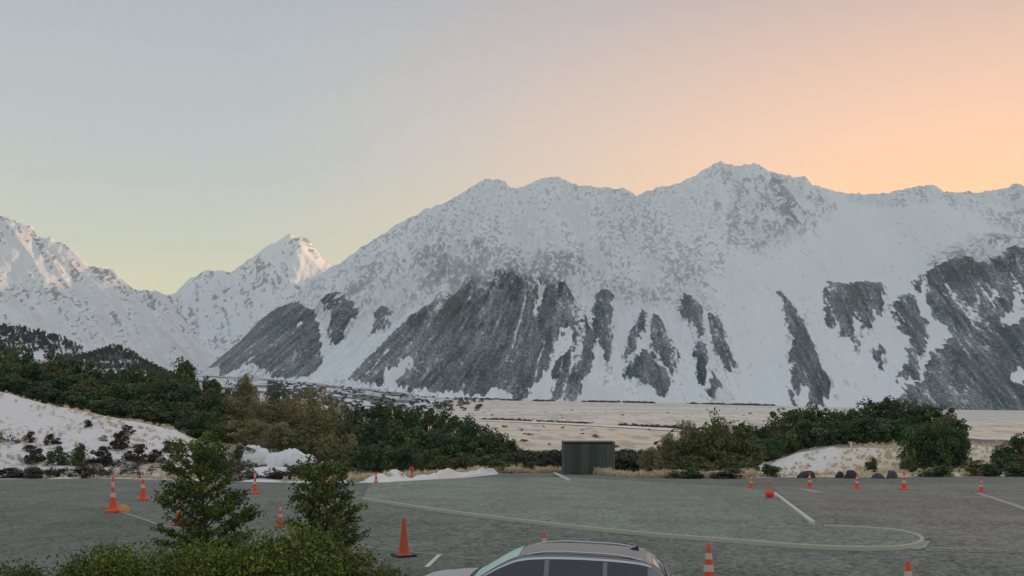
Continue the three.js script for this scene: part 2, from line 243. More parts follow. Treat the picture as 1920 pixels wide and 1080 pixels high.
{ // the long range across the valley
  const X0 = -1640, X1 = 2960, W = 1600, H = 700;
  const scrubRaw = paintedMask(W, H, X0, X1, [[1, SCRUB_PATCHES], [0, SNOW_CHUTES]]);
  const speckRaw = blurred(paintedMask(W, H, X0, X1, SPECKLED.map(([v, p]) => [v, [p]])), W, H, 9);
  const clear = blurred(paintedMask(W, H, X0, X1, [[1, CLEAR_CHUTES], [1, SNOW_CHUTES]]), W, H, 2);
  const scrub = blurred(scrubRaw, W, H, 3), ribs = blurred(scrubRaw, W, H, 8);
  const crest = (x) => ({ d: 5000, h: table(RANGE_RIDGE, x) - (x < -1526 ? (-1526 - x) * 0.8 : 0) }), foot = footAt;
  mountain('mountain_range', 'long snow covered mountain range with dark scrub ribs and white chutes', {
    x0: X0, x1: X1, cols: 1000, rows: 250, crest, foot, tw: 2048, th: 1024,
    relief: (x, t, h, c, f) => {
      const u = (x - X0) / (X1 - X0), size = clamp((c.h - f.h) / 500), inb = Math.sin(Math.PI * Math.min(1, t * 1.02)) ** 0.5, sp = tap(speckRaw, W, H, u, t);
      const rib = (tap(ribs, W, H, u, t) - 0.35) * 34 * inb;
      const xs = x - 0.85 * h * sstep(500, -500, x), big = (ridged(xs * 0.0034 + 3, h * 0.0009, 3) - 0.55) * 190 * inb * (0.22 + sp * 1.2);
      const crag = (ridged(x * 0.021 + 2, h * 0.011, 4) - 0.5) * 95 * sp * inb + (ridged(xs * 0.013 + 5, h * 0.004, 3) - 0.5) * 58 * inb * (0.3 + sp) + (fbm(x * 0.03, h * 0.022, 3) - 0.5) * 12 * inb;
      const jag = t > 0.9 ? (fbm(x * 0.035 + 3, 2.5, 4) - 0.5) * 24 * sstep(0.9, 1, t) : 0;
      const out = (rib + big + crag) * size;
      return [0, out * 0.45 + jag * size, -out * 0.8];
    },
    cover: (x, t, h, u) => {
      const wx = (fbm(x * 0.016, h * 0.016, 3) - 0.5) * 26 + (vn(x * 0.07, h * 0.04) - 0.5) * 16 + (vn(x * 0.2, h * 0.12) - 0.5) * 12, wt = ((fbm(x * 0.018 + 40, h * 0.018 + 11, 3) - 0.5) * 36 + (vn(x * 0.1 + 5, h * 0.05) - 0.5) * 34) / 1100;
      const uu = u + wx / (X1 - X0), s = tap(scrub, W, H, uu, t + wt), fringe = tap(ribs, W, H, uu, t + wt), sp = tap(speckRaw, W, H, uu, t + wt);
      const xs = x - 0.85 * h * sstep(500, -500, x), fine = fbm(x * 0.10, h * 0.09, 4), streak = fbm(xs * 0.06 + 31, h * 0.014, 3), blotch = fbm(xs * 0.013 + 9, h * 0.009, 4);
      const crags = 1.15 - ridged(x * 0.021 + 2, h * 0.011, 4), n = lerp(clamp((0.56 * fine + 0.20 * streak + 0.24 * blotch - 0.5) * 2.6 + 0.5), clamp((0.5 * crags + 0.5 * fine - 0.5) * 2.8 + 0.62), sstep(0.36, 0.5, sp) * sstep(0.62, 0.8, t));
      const bare = sstep(760, 960, x - 0.12 * h) * (1 - sstep(0.02, 0.12, sp));       // the smooth snow bowl
      const ribTop = sstep(0.62, 0.86, ridged(xs * 0.0034 + 3, h * 0.0009, 3)) * (1 - bare), gully = sstep(0.86, 0.97, ridged(xs * 0.011 + 60 + 0.6 * blotch, h * 0.0016, 2)) * sstep(0.2, 0.5, fine);
      const density = Math.max(0.97 * sstep(0.06, 0.92, s) - 0.50 * gully, 0.36 * fringe, sp * 0.88 + 0.12 * ribTop * sstep(0.05, 0.3, sp), (0.22 + 0.16 * ribTop) * (1 - bare) + 0.015);
      const open = sstep(0.25, 0.7, tap(clear, W, H, uu, t + wt)), dens = density * (1 - 0.93 * open);
      const cov = sstep(n - 0.18, n + 0.18, dens) * (0.42 + 0.58 * sstep(0.42, 0.78, dens));
      const dust = fbm(x * 0.27, h * 0.21 + 70, 2), dark = mix3(mix3([0.010, 0.034, 0.042], [0.095, 0.095, 0.085], sstep(0.3, 0.7, fbm(xs * 0.035, h * 0.018 + 50, 3))), [0.42, 0.46, 0.48], sstep(0.38, 0.70, 0.46 * dust + 0.32 * streak + 0.22 * blotch) * 0.66);
      const sn = (1 - 0.14 * (1 - bare) * sstep(0.35, 0.75, 0.5 * streak + 0.5 * blotch)) * (0.955 + 0.07 * fbm(x * 0.006, h * 0.004 + 3, 3)) * (1 - 0.05 * (1 - fine));
      return mix3([SNOW[0] * sn, SNOW[1] * sn, SNOW[2] * sn], dark, cov);
    },
  });
  mountain('mountain_range', 'southern end of the long mountain range', {
    x0: 2880, x1: 9500, cols: 160, rows: 60, crest, foot, tw: 512, th: 128, back: [1500, 1700],
    relief: (x, t, h) => { const v = (ridged(x * 0.0032 + 3, h * 0.0022, 3) - 0.5) * 70 * Math.sin(Math.PI * t) * sstep(2880, 3100, x); return [0, v * 0.45, -v * 0.8 + 6]; },
    cover: (x, t, h) => { const c = sstep(0.5, 0.6, fbm(x * 0.02, h * 0.02, 4) + 0.55 * (0.62 - t)); return mix3(SNOW, [0.05, 0.06, 0.055], c); },
  });
}
{ // the snowy mountain on the left
  const crest = (x) => ({ d: table(LEFT_RIDGE, x, 1), h: table(LEFT_RIDGE, x, 2) });
  const foot = (x) => ({ d: table([[-4149, 4100], [-3000, 4600], [-2300, 5400], [-1811, 6250]], x), h: table([[-4149, 90], [-1811, 130]], x) });
  mountain('snow_mountain', 'steep snow mountain on the left with its top in first sunlight', {
    x0: -4149, x1: -1800, cols: 420, rows: 170, crest, foot, tw: 1400, th: 700,
    relief: (x, t, h, c, f) => {
      const size = clamp((c.h - f.h) / 300), inb = Math.sin(Math.PI * Math.min(1, t)) ** 0.5, s = x + 0.75 * h;
      const v = (ridged(s * 0.0048, h * 0.0012, 3) - 0.55) * 95 * inb + (ridged(s * 0.017 + 8, h * 0.006, 3) - 0.5) * 34 * inb + (fbm(x * 0.04, h * 0.04, 2) - 0.5) * 8;
      return [v * 0.35 * size, v * 0.4 * size + (t > 0.92 ? (fbm(x * 0.03, 7, 3) - 0.5) * 22 * sstep(0.92, 1, t) * size : 0), -v * 0.7 * size];
    },
    cover: (x, t, h) => {
      const s = x + 0.75 * h, fine = fbm(x * 0.085, h * 0.07, 3), streak = fbm(s * 0.055, h * 0.010, 3), blotch = fbm(s * 0.011, h * 0.007 + 9, 3);
      const n = clamp((0.42 * fine + 0.33 * streak + 0.25 * blotch - 0.5) * 2.4 + 0.5), density = 0.27 + 0.10 * sstep(0.4, 0.1, t) + 0.06 * sstep(0.75, 1, t);
      const cov = sstep(n - 0.12, n + 0.12, density) * 0.7, sn = 1 - 0.10 * sstep(0.35, 0.7, streak);
      return mix3([SNOW[0] * sn, SNOW[1] * sn, SNOW[2] * sn], mix3([0.10, 0.10, 0.105], [0.22, 0.22, 0.22], vn(x * 0.1, h * 0.1)), cov);
    },
  });
}
{ // the pointed peak at the head of the valley
  const crest = (x) => ({ d: 9000, h: table(PEAK_RIDGE, x, 2) }), foot = (x) => ({ d: 7300, h: 150 });
  const spur = (h) => -1985 + (1435 - h) * 0.92;       // the rib that runs down to the right from the summit
  mountain('snow_peak', 'pointed snow peak at the head of the valley with its right flank in sunlight', {
    x0: -3837, x1: -800, cols: 360, rows: 170, crest, foot, tw: 1200, th: 600,
    relief: (x, t, h, c, f) => {
      const inb = Math.sin(Math.PI * Math.min(1, t)) ** 0.5, right = clamp((x - spur(h)) / 300, 0, 1.5);
      const v = (ridged(x * 0.004 + h * 0.002, h * 0.002, 4) - 0.55) * 150 * inb + (ridged(x * 0.012, h * 0.008, 3) - 0.5) * 60 * inb;
      return [0, v * 0.35 + (t > 0.93 ? (fbm(x * 0.02, 3, 3) - 0.5) * 30 * sstep(0.93, 1, t) : 0), -v * 0.8 + right * 520 * sstep(0.45, 0.75, t)];
    },
    cover: (x, t, h) => {
      const fine = fbm(x * 0.05, h * 0.045, 3), streak = fbm(x * 0.03 + h * 0.02, h * 0.010, 3), blotch = fbm(x * 0.007, h * 0.008 + 9, 3);
      const n = clamp((0.4 * fine + 0.3 * streak + 0.3 * blotch - 0.5) * 2.4 + 0.5), cov = sstep(n - 0.12, n + 0.12, 0.27) * 0.7;
      return mix3(SNOW, [0.13, 0.13, 0.14], cov);
    },
  });
}
{ // added unseen range: keeps the low sun off the left mountain foot
  const crest = (x) => ({ d: 8000, h: table([[-1500, 500], [-1250, 850], [-600, 980], [600, 1050], [3000, 1150], [9000, 1200]], x) }), foot = (x) => ({ d: 6700, h: 100 });
  mountain('added_shade_range', 'unseen snowy range added behind the long range to block low sun', { x0: -1500, x1: 9000, cols: 120, rows: 30, crest, foot, tw: 256, th: 64, relief: (x, t, h) => { const v = (ridged(x * 0.003, h * 0.003, 3) - 0.5) * 80 * Math.sin(Math.PI * t); return [0, v * 0.4, -v * 0.8]; }, cover: (x, t, h) => mix3(SNOW, [0.12, 0.12, 0.13], sstep(0.55, 0.65, fbm(x * 0.01, h * 0.01, 3))) });
}
const spurCrest = (x) => ({ d: 1500, h: table(SPUR_RIDGE, x, 2) - 4 - 40 * sstep(-500, -395, x) }), spurFoot = (x) => ({ d: 1080, h: table([[-1074, 18], [-700, 14], [-480, 8], [-395, -30]], x) });
{ // forested spur between the bush and the left mountain
  const relief = (x, t, h) => { const v = (fbm(x * 0.02, h * 0.03, 3) - 0.5) * 14 * Math.sin(Math.PI * t); return [0, v * 0.5, -v]; };
  mountain('forested_spur', 'low snowy spur with dark forest behind the bush on the left', {
    x0: -1074, x1: -395, cols: 160, rows: 60, crest: spurCrest, foot: spurFoot, tw: 600, th: 200, back: [260, 260], relief,
    cover: (x, t, h) => mix3([0.74, 0.77, 0.80], [0.09, 0.10, 0.095], sstep(0.40, 0.60, 0.6 * fbm(x * 0.12, h * 0.2, 3) + 0.4 * fbm(x * 0.03, h * 0.05, 2))),
  });
}

// ---------------------------------------------------------------- ground
function inLot(x, d) { return d < lotEdge(x / Math.max(d, 5)); }
function groundTone(x, d, h) {
  const k = x / Math.max(d, 5), e = lotEdge(k), r = d - e;
  const f1 = fbm(x * 1.9, d * 1.9, 2), f2 = fbm(x * 0.45 + 3, d * 0.45, 3), f3 = vn(x * 5.1, d * 5.1);
  const soil = [0.10, 0.085, 0.06], straw = mix3([0.62, 0.50, 0.34], [0.82, 0.72, 0.56], f1), snow = [0.80, 0.775, 0.765];
  if (d < e - 0.5) return mix3([0.16, 0.16, 0.155], [0.22, 0.21, 0.2], f2);
  if (d < 260) {
    let c;
    if (k < -0.1) {
      const s = sstep(0.28, 0.50, 0.40 * f1 + 0.25 * f2 + 0.35 * f3 + 0.06 * sstep(3, 10, r) + 0.02);
      c = mix3(mix3([0.40, 0.33, 0.28], [0.56, 0.50, 0.44], f3), snow, s);
      c = mix3(c, straw, (1 - sstep(0.6, 2.4, r + f2 * 1.5)) * 0.75);
      c = mix3(c, mix3([0.13, 0.115, 0.07], [0.26, 0.21, 0.14], f1), 0.85 * sstep(-0.315, -0.295, k + (f2 - 0.5) * 0.02) * sstep(2.2, 3.4, r + f2)); if (k > -0.315 && k < -0.12) c = mix3(c, snow, sstep(0.1, 0.5, r) * (1 - sstep(1.9, 2.6, r + f2 * 0.8)));
    } else if (k > 0.2) {
      const snowy = sstep(0.37, 0.27, k + (f2 - 0.5) * 0.1) * sstep(3, 9, r) + 0.5 * sstep(12, 18, r);
      c = mix3(straw, snow, clamp(snowy * sstep(0.3, 0.6, 0.5 * f1 + 0.5 * f2 + 0.1)) * 0.85);
    } else c = mix3(straw, soil, 0.5);
    const woods = sstep(101, 106, d + f2 * 5);
    return mix3(c, mix3(soil, [0.2, 0.19, 0.17], f1 * 0.6), woods * 0.9);
  }
  // valley floor: frosted tussock, scrub flats towards the left
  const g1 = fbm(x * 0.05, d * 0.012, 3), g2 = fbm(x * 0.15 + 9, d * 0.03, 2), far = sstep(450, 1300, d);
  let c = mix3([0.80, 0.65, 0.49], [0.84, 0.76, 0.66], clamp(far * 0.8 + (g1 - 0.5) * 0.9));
  c = mix3(c, [0.34, 0.28, 0.20], sstep(0.56, 0.70, g2) * 0.5);
  const bands = fbm(x * 0.004 + 2, d * 0.03, 3); c = mix3(c, [0.42, 0.34, 0.25], sstep(0.52, 0.66, bands) * 0.35);
  c = mix3(c, [0.84, 0.83, 0.80], sstep(0.56, 0.68, fbm(x * 0.006 + 8, d * 0.02 + 5, 3)) * 0.5);
  const flat = sstep(-0.055, -0.095, k + (g1 - 0.5) * 0.05) * sstep(1200, 1700, d);
  c = mix3(c, mix3([0.13, 0.14, 0.12], [0.76, 0.77, 0.78], sstep(0.38, 0.52, fbm(x * 0.02, d * 0.006 + 4, 4))), flat);
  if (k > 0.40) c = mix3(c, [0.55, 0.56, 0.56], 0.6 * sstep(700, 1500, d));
  return c;
}
{
  const bear = [], dist = [];
  for (let i = 0; i <= 620; i++) bear.push(lerp(-0.62, 0.62, i / 620));             // angles from straight ahead, radians
  for (let i = 1; i <= 60; i++) { bear.push(lerp(0.62, Math.PI, i / 60)); bear.unshift(lerp(-0.62, -Math.PI, i / 60)); }
  for (let d = 0.5; d < 55; d *= 1.14) dist.push(d);
  for (let d = 55; d < 108; d += 0.32) dist.push(d);
  for (let d = 108; d < 14000; d *= 1.019) dist.push(d);
  const n = bear.length * dist.length, pos = new Float32Array(n * 3), col = new Float32Array(n * 3), idx = [];
  bear.forEach((a, i) => dist.forEach((r, j) => {
    const x = Math.sin(a) * r, z = -Math.cos(a) * r, o = (i * dist.length + j) * 3;
    const d = z < 0 ? Math.max(-z, r * 0.35) : r * 0.35; // behind the camera the fan goes on, gently
    let h = z < 0 && Math.abs(x) < -z * 1.6 ? land(x, d) : Math.min(land(x * 0.2, 30), 0);
    if (Math.abs(x) < -z * 1.3 && inLot(x, d)) h -= 0.16; else if (z >= 0 || Math.abs(x) >= -z * 1.3) h -= 0.16;
    pos[o] = x; pos[o + 1] = h; pos[o + 2] = z;
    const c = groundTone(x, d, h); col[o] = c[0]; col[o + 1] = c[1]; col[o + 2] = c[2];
  }));
  const R = dist.length;
  for (let i = 0; i < bear.length - 1; i++) for (let j = 0; j < R - 1; j++) { const a = i * R + j; idx.push(a, a + R, a + 1, a + 1, a + R, a + R + 1); }
  const g = new THREE.BufferGeometry(); g.setAttribute('position', new THREE.BufferAttribute(pos, 3)); g.setAttribute('color', new THREE.BufferAttribute(col, 3)); g.setIndex(idx); g.computeVertexNormals();
  structure('ground', g, new THREE.MeshStandardMaterial({ vertexColors: true, roughness: 0.95 }), 'frosted valley ground with snowy banks');
}
// ---------------------------------------------------------------- car park
function drape(points, lift, edge = 1.2) {             // a sheet over the polygon of [x, d] points, following the ground
  const g0 = new THREE.ShapeGeometry(new THREE.Shape(points.map(([x, d]) => new THREE.Vector2(x, d))));
  const g = new TessellateModifier(edge, 9).modify(g0), p = g.attributes.position, uv = new Float32Array(p.count * 2);
  for (let i = 0; i < p.count; i++) { const x = p.getX(i), d = p.getY(i); p.setXYZ(i, x, land(x, d) + (typeof lift === 'function' ? lift(x, d) : lift), -d); uv[i * 2] = x; uv[i * 2 + 1] = d; }
  const col = new Float32Array(p.count * 3); for (let i = 0; i < p.count; i++) { const x = uv[i * 2], d = uv[i * 2 + 1], f = 0.86 + 0.28 * (0.5 * fbm(x * 0.22, d * 0.22, 3) + 0.5 * fbm(x * 0.05 + 9, d * 0.05, 2)) + 0.10 * (sstep(0.56, 0.64, fbm(x * 0.3 + 31, d * 0.12, 3)) - 0.3); col[i * 3] = f * 1.0; col[i * 3 + 1] = f; col[i * 3 + 2] = f * 0.99; }
  g.setAttribute('color', new THREE.BufferAttribute(col, 3)); g.setAttribute('uv', new THREE.BufferAttribute(uv, 2)); g.computeVertexNormals(); return g;
}
const seen = (list) => list.map(([px, py]) => { const s = spot(px, py); return [s.x, s.d]; });
function chipseal(base, spread, seed, tint = [1, 1, 1]) {
  const t = noiseTexture(512, (r, x, y) => { const c = periodic(x, y, 512, 6) * 0.18 + periodic(x + 40, y, 512, 32) * 0.22 + periodic(x, y + 9, 512, 100) * 0.60; const v = base * (1 + spread * (c - 0.5) * 1.7 + spread * (r - 0.5) * 1.5); return [v * tint[0], v * tint[1], v * tint[2]]; }, seed);
  t.repeat.set(1 / 9.3, 1 / 9.3); return t;
}
const lot = (() => {
  const pts = [];
  for (let k = -0.9; k <= 0.9001; k += 0.03) { const d = lotEdge(k) + 0.25 * Math.sin(k * 90); pts.push([k * d, d]); }
  pts.push([70, 60], [40, 9], [-40, 9], [-70, 60]);
  return structure('car_park', drape(pts, 0.0, 1.5), new THREE.MeshStandardMaterial({ vertexColors: true, map: chipseal(0.160, 0.9, 5, [0.99, 1.08, 0.92]), roughness: 0.92 }), 'grey sealed car park with cones and painted lines');
})();
// paler sealed parking bays in the foreground
structure('parking_apron', drape([[-26, 13], ...seen([[-160, 962], [60, 950], [150, 947], [215, 962], [300, 985], [420, 1003], [560, 1016], [680, 1026], [790, 1038], [900, 1049], [1000, 1060], [1120, 1073]]), [6, 13]], 0.006, 1.6),
  new THREE.MeshStandardMaterial({ vertexColors: true, map: chipseal(0.140, 0.8, 6, [0.98, 1.06, 0.89]), roughness: 0.92 }), 'paler chip sealed parking bays in the foreground');
const KERB = [[680, 938], [720, 944], [790, 955], [860, 965], [980, 980], [1100, 994], [1250, 1008], [1400, 1020], [1500, 1028], [1600, 1032], [1660, 1032], [1700, 1029], [1722, 1023], [1729, 1015], [1712, 1006], [1670, 998], [1600, 993], [1545, 991]];
const humpAt = spot(790, 916), hump = (x, d) => 0.3 * Math.exp(-(((x - humpAt.x) / 3.6) ** 2) - ((d - humpAt.d) / 4.5) ** 2);
structure('gravel_island', drape(seen([...KERB, [1500, 960], [1450, 928], [1400, 917], [1300, 910], [1180, 904], [1070, 897], [980, 897], [860, 898], [740, 905], [700, 912], [686, 925]]), (x, d) => 0.07 + hump(x, d), 1.0),
  new THREE.MeshStandardMaterial({ vertexColors: true, map: chipseal(0.225, 0.7, 7, [0.97, 1.09, 0.88]), roughness: 0.95 }), 'raised island of greenish grey gravel inside a pale kerb');
structure('parking_area', drape(seen([[1560, 990], [1680, 996], [1740, 1012], [1745, 1030], [1930, 1036], [2150, 1036], [2150, 905], [1800, 908], [1450, 912], [1470, 935], [1540, 985]]), 0.006, 1.6),
  new THREE.MeshStandardMaterial({ vertexColors: true, map: chipseal(0.195, 0.8, 8, [1.06, 1.03, 0.88]), roughness: 0.92 }), 'brownish sealed parking area beyond the kerb on the right');
{ // kerb round the island
  const path = new THREE.CatmullRomCurve3(seen(KERB).map(([x, d]) => new THREE.Vector3(x, 0, -d))).getSpacedPoints(160), pos = [], idx = [];
  const prof = [[-0.055, -0.05], [-0.052, 0.10], [-0.036, 0.118], [0.036, 0.118], [0.052, 0.10], [0.055, -0.05]];
  path.forEach((p, i) => {
    const a = path[Math.max(0, i - 1)], b = path[Math.min(path.length - 1, i + 1)], t = b.clone().sub(a).setY(0).normalize(), s = new THREE.Vector3(-t.z, 0, t.x);
    for (const [o, h] of prof) pos.push(p.x + s.x * o, land(p.x, -p.z) + h, p.z + s.z * o);
    if (i) for (let k = 0; k < 5; k++) { const q = (i - 1) * 6 + k; idx.push(q, q + 1, q + 6, q + 1, q + 7, q + 6); }
  });
  const g = new THREE.BufferGeometry(); g.setAttribute('position', new THREE.Float32BufferAttribute(pos, 3)); g.setIndex(idx); g.computeVertexNormals();
  structure('kerb', g, new THREE.MeshStandardMaterial({ color: new THREE.Color().setRGB(0.48, 0.46, 0.38), roughness: 0.9, side: THREE.DoubleSide }), 'pale concrete kerb curving round the gravel island');
}
const paint = mat([0.62, 0.62, 0.56], 0.85), wornPaint = mat([0.36, 0.37, 0.35], 0.9);
function stripe(list, width, m, lift = 0.016) {
  const pts = seen(list), L = [], Rr = [];
  pts.forEach(([x, d], i) => { const a = pts[Math.max(0, i - 1)], b = pts[Math.min(pts.length - 1, i + 1)], l = Math.hypot(b[0] - a[0], b[1] - a[1]), nx = -(b[1] - a[1]) / l * width / 2, nd = (b[0] - a[0]) / l * width / 2; L.push([x + nx, d + nd]); Rr.unshift([x - nx, d - nd]); });
  part('painted_line', drape([...L, ...Rr], lift, 0.9), m, lot);
}
stripe([[800, 1064], [825, 1040]], 0.12, paint);
stripe([[682, 1026], [790, 1038], [900, 1049]], 0.07, wornPaint);
stripe([[1738, 1033], [1820, 1035], [1900, 1037]], 0.08, wornPaint);
stripe([[1560, 917], [1700, 918], [1830, 923]], 0.22, wornPaint);
stripe([[1832, 925], [1870, 937], [1930, 958]], 0.3, wornPaint);
stripe([[1705, 1030], [1720, 1026], [1728, 1014]], 0.45, wornPaint);
stripe([[1505, 917], [1538, 924]], 0.5, wornPaint);
stripe([[230, 962], [300, 985], [350, 993]], 0.1, wornPaint);
function sleeper(a, b, w, label) {                     // a pale timber beam lying on the ground
  const p = spot(...a), q = spot(...b), len = Math.hypot(p.x - q.x, p.z - q.z), g = new RoundedBoxGeometry(len, 0.13, w, 2, 0.025);
  const m = single('wheel_stop', g, mat([0.60, 0.59, 0.52], 0.9), label, 'beam', 'pale beams on the gravel');
  const x = (p.x + q.x) / 2, z = (p.z + q.z) / 2;
  m.position.set(x, (p.y + q.y) / 2 + 0.115, z); m.rotation.order = 'YZX'; m.rotation.y = Math.atan2(-(q.z - p.z), q.x - p.x); m.rotation.z = Math.atan2(q.y - p.y, len);
}
sleeper([1452, 930], [1524, 987], 0.16, 'long pale beam on the gravel with an orange marker at its upper end');
sleeper([1040, 890], [1067, 904], 0.22, 'short pale beam lying in front of the dark shed');
{ // gravel track across the valley floor
  const pts = [];
  for (let i = 0; i <= 40; i++) { const k = lerp(-0.07, 0.17, i / 40), d = lerp(1050, 700, i / 40); pts.push([k * d, d]); }
  const back = pts.map(([x, d]) => [x * (1 + 42 / d), d + 42 + 6 * Math.sin(x * 0.05)]).reverse();
  structure('gravel_track', drape([...pts, ...back], 0.5, 30), mat([0.90, 0.85, 0.70], 0.95), 'pale gravel track crossing the valley floor');
}

// ---------------------------------------------------------------- vegetation
function leafGeometry(count, place, seed) {            // many small faces; place(r, i) -> [x, y, z, size, [r, g, b], outward]
  const r = rng(seed), pos = new Float32Array(count * 12), col = new Float32Array(count * 12), idx = new Uint32Array(count * 6), n = new THREE.Vector3(), a = new THREE.Vector3(), b = new THREE.Vector3();
  for (let i = 0; i < count; i++) {
    const [x, y, z, s, c, out, ratio = 0.62] = place(r, i);
    n.set(r() * 2 - 1, r() * 2 - 1, r() * 2 - 1).normalize(); if (out) n.addScaledVector(out, 0.7).normalize();
    a.set(r() * 2 - 1, r() * 2 - 1, r() * 2 - 1).cross(n).normalize(); b.crossVectors(n, a);
    const la = s * 0.5, lb = s * 0.5 * ratio, q = [[-la, 0], [0, -lb], [la, 0], [0.1 * la, lb]];
    q.forEach(([u, v], k) => { const o = i * 12 + k * 3; pos[o] = x + a.x * u + b.x * v; pos[o + 1] = y + a.y * u + b.y * v; pos[o + 2] = z + a.z * u + b.z * v; const f = 0.9 + 0.2 * r(); col[o] = c[0] * f; col[o + 1] = c[1] * f; col[o + 2] = c[2] * f; });
    idx.set([i * 4, i * 4 + 1, i * 4 + 2, i * 4, i * 4 + 2, i * 4 + 3], i * 6);
  }
  const g = new THREE.BufferGeometry(); g.setAttribute('position', new THREE.BufferAttribute(pos, 3)); g.setAttribute('color', new THREE.BufferAttribute(col, 3)); g.setIndex(new THREE.BufferAttribute(idx, 1)); g.computeVertexNormals(); return g;
}
function limb(a, b, r0, r1, sides = 5) {
  const g = new THREE.CylinderGeometry(r1, r0, 1, sides, 1), d = new THREE.Vector3().subVectors(b, a), m = new THREE.Matrix4().compose(a.clone().addScaledVector(d, 0.5), new THREE.Quaternion().setFromUnitVectors(new THREE.Vector3(0, 1, 0), d.clone().normalize()), new THREE.Vector3(1, d.length(), 1));
  return g.applyMatrix4(m);
}
const leafMat = new THREE.MeshStandardMaterial({ vertexColors: true, roughness: 0.85, side: THREE.DoubleSide });
const barkMat = mat([0.075, 0.062, 0.05], 0.95);
// One unit tall, about one unit wide; scaled to each tree.
function crownProto(seed, { lobes, leaves, size, tones, low = 0.04, spread = 0.43, twiggy = 0 }) {
  const r = rng(seed), L = [], heads = [], nh = Math.max(3, Math.round(lobes / 11));
  for (let i = 0; i < nh; i++) { const a = i * 2.4 + r(), q = spread * 0.78 * Math.sqrt((i + 0.3) / nh), c = i ? 0.62 + 0.34 * r() : 1; heads.push([Math.cos(a) * q, Math.sin(a) * q, c, lerp(0.13, 0.25, r()), tones[Math.floor(r() * tones.length)]]); }
  for (let i = 0; i < lobes; i++) {
    const [hx, hz, top, hr, tone] = heads[i % nh], v = Math.pow(r(), 0.85), y = lerp(low, top - 0.09, v), a = r() * 6.283, rad = hr * Math.sqrt(r()) * Math.sqrt(Math.max(0.04, 1 - (Math.max(0, v - 0.35) / 0.68) ** 2));
    L.push({ c: new THREE.Vector3(hx + Math.cos(a) * rad, y, hz + Math.sin(a) * rad), s: lerp(0.05, 0.125, r()) * (lobes < 40 ? 1.7 : 1), tone: mix3(tone, tones[Math.floor(r() * tones.length)], r() * 0.6) });
  }
  const out = new THREE.Vector3();
  const crown = leafGeometry(leaves, (q, i) => {
    const l = L[Math.floor(q() * L.length)], a = q() * 6.283, cy = q() * 2 - 1, sr = Math.sqrt(1 - cy * cy), R = l.s * (0.55 + 0.5 * Math.sqrt(q()) + (q() < 0.12 ? 0.25 * q() : 0));
    out.set(Math.cos(a) * sr, cy, Math.sin(a) * sr);
    const y = Math.max(0.01, l.c.y + out.y * R * 0.9);
    return [l.c.x + out.x * R, y, l.c.z + out.z * R, size * (0.6 + 0.8 * q()), mix3(l.tone, tones[Math.floor(q() * tones.length)], q() * 0.5), out, twiggy ? 0.42 : 0.65];
  }, seed + 1);
  const pieces = [limb(new THREE.Vector3(0, -0.04, 0), new THREE.Vector3(0.01, 0.5, 0.01), 0.03, 0.018, 7)];
  for (let i = 0; i < Math.min(16, L.length); i++) { const s = new THREE.Vector3(0, 0.12 + 0.3 * r(), 0); pieces.push(limb(s, L[i].c, 0.013, 0.004, 4)); }
  return { crown, trunk: mergeGeometries(pieces) };
}
const GREENS = [[0.050, 0.115, 0.045], [0.120, 0.190, 0.065], [0.030, 0.075, 0.040], [0.170, 0.150, 0.060], [0.075, 0.150, 0.055], [0.028, 0.060, 0.036]];
const OLIVES = [[0.170, 0.165, 0.065], [0.110, 0.145, 0.052], [0.210, 0.155, 0.080], [0.130, 0.170, 0.060], [0.060, 0.085, 0.035]];
const BROWNS = [[0.36, 0.28, 0.165], [0.27, 0.25, 0.125], [0.40, 0.30, 0.19], [0.24, 0.27, 0.115], [0.15, 0.14, 0.075]];
const PURPLE = [[0.060, 0.045, 0.050], [0.085, 0.062, 0.055], [0.045, 0.042, 0.040], [0.070, 0.065, 0.040]];
const KIND = {
  dark: [11, 12, 13].map((s) => crownProto(s, { lobes: 120, leaves: 8000, size: 0.046, tones: GREENS })),
  olive: [21, 22].map((s) => crownProto(s, { lobes: 116, leaves: 7600, size: 0.045, tones: OLIVES })),
  brown: [31, 32].map((s) => crownProto(s, { lobes: 120, leaves: 8500, size: 0.042, tones: BROWNS, twiggy: 0.4 })),
  shrub: [41, 42].map((s) => crownProto(s, { lobes: 26, leaves: 2200, size: 0.075, tones: PURPLE, low: 0.0, spread: 0.45 })),
  bushy: [51, 52].map((s) => crownProto(s, { lobes: 30, leaves: 2600, size: 0.07, tones: [...GREENS, ...OLIVES], low: 0.0, spread: 0.44 })),
};
const pickR = rng(77);
function plant(name, category, label, group, kind, x, d, height, width, sink = 0.05) {
  const list = KIND[kind], p = list[Math.floor(pickR() * list.length)], o = thing(name, label, category, group);
  part('trunk', p.trunk, barkMat, o); part('crown', p.crown, leafMat, o);
  o.position.set(x, land(x, d) - sink, -d); o.scale.set(width, height, width * (0.85 + 0.3 * pickR())); o.rotation.y = pickR() * 6.283; return o;
}
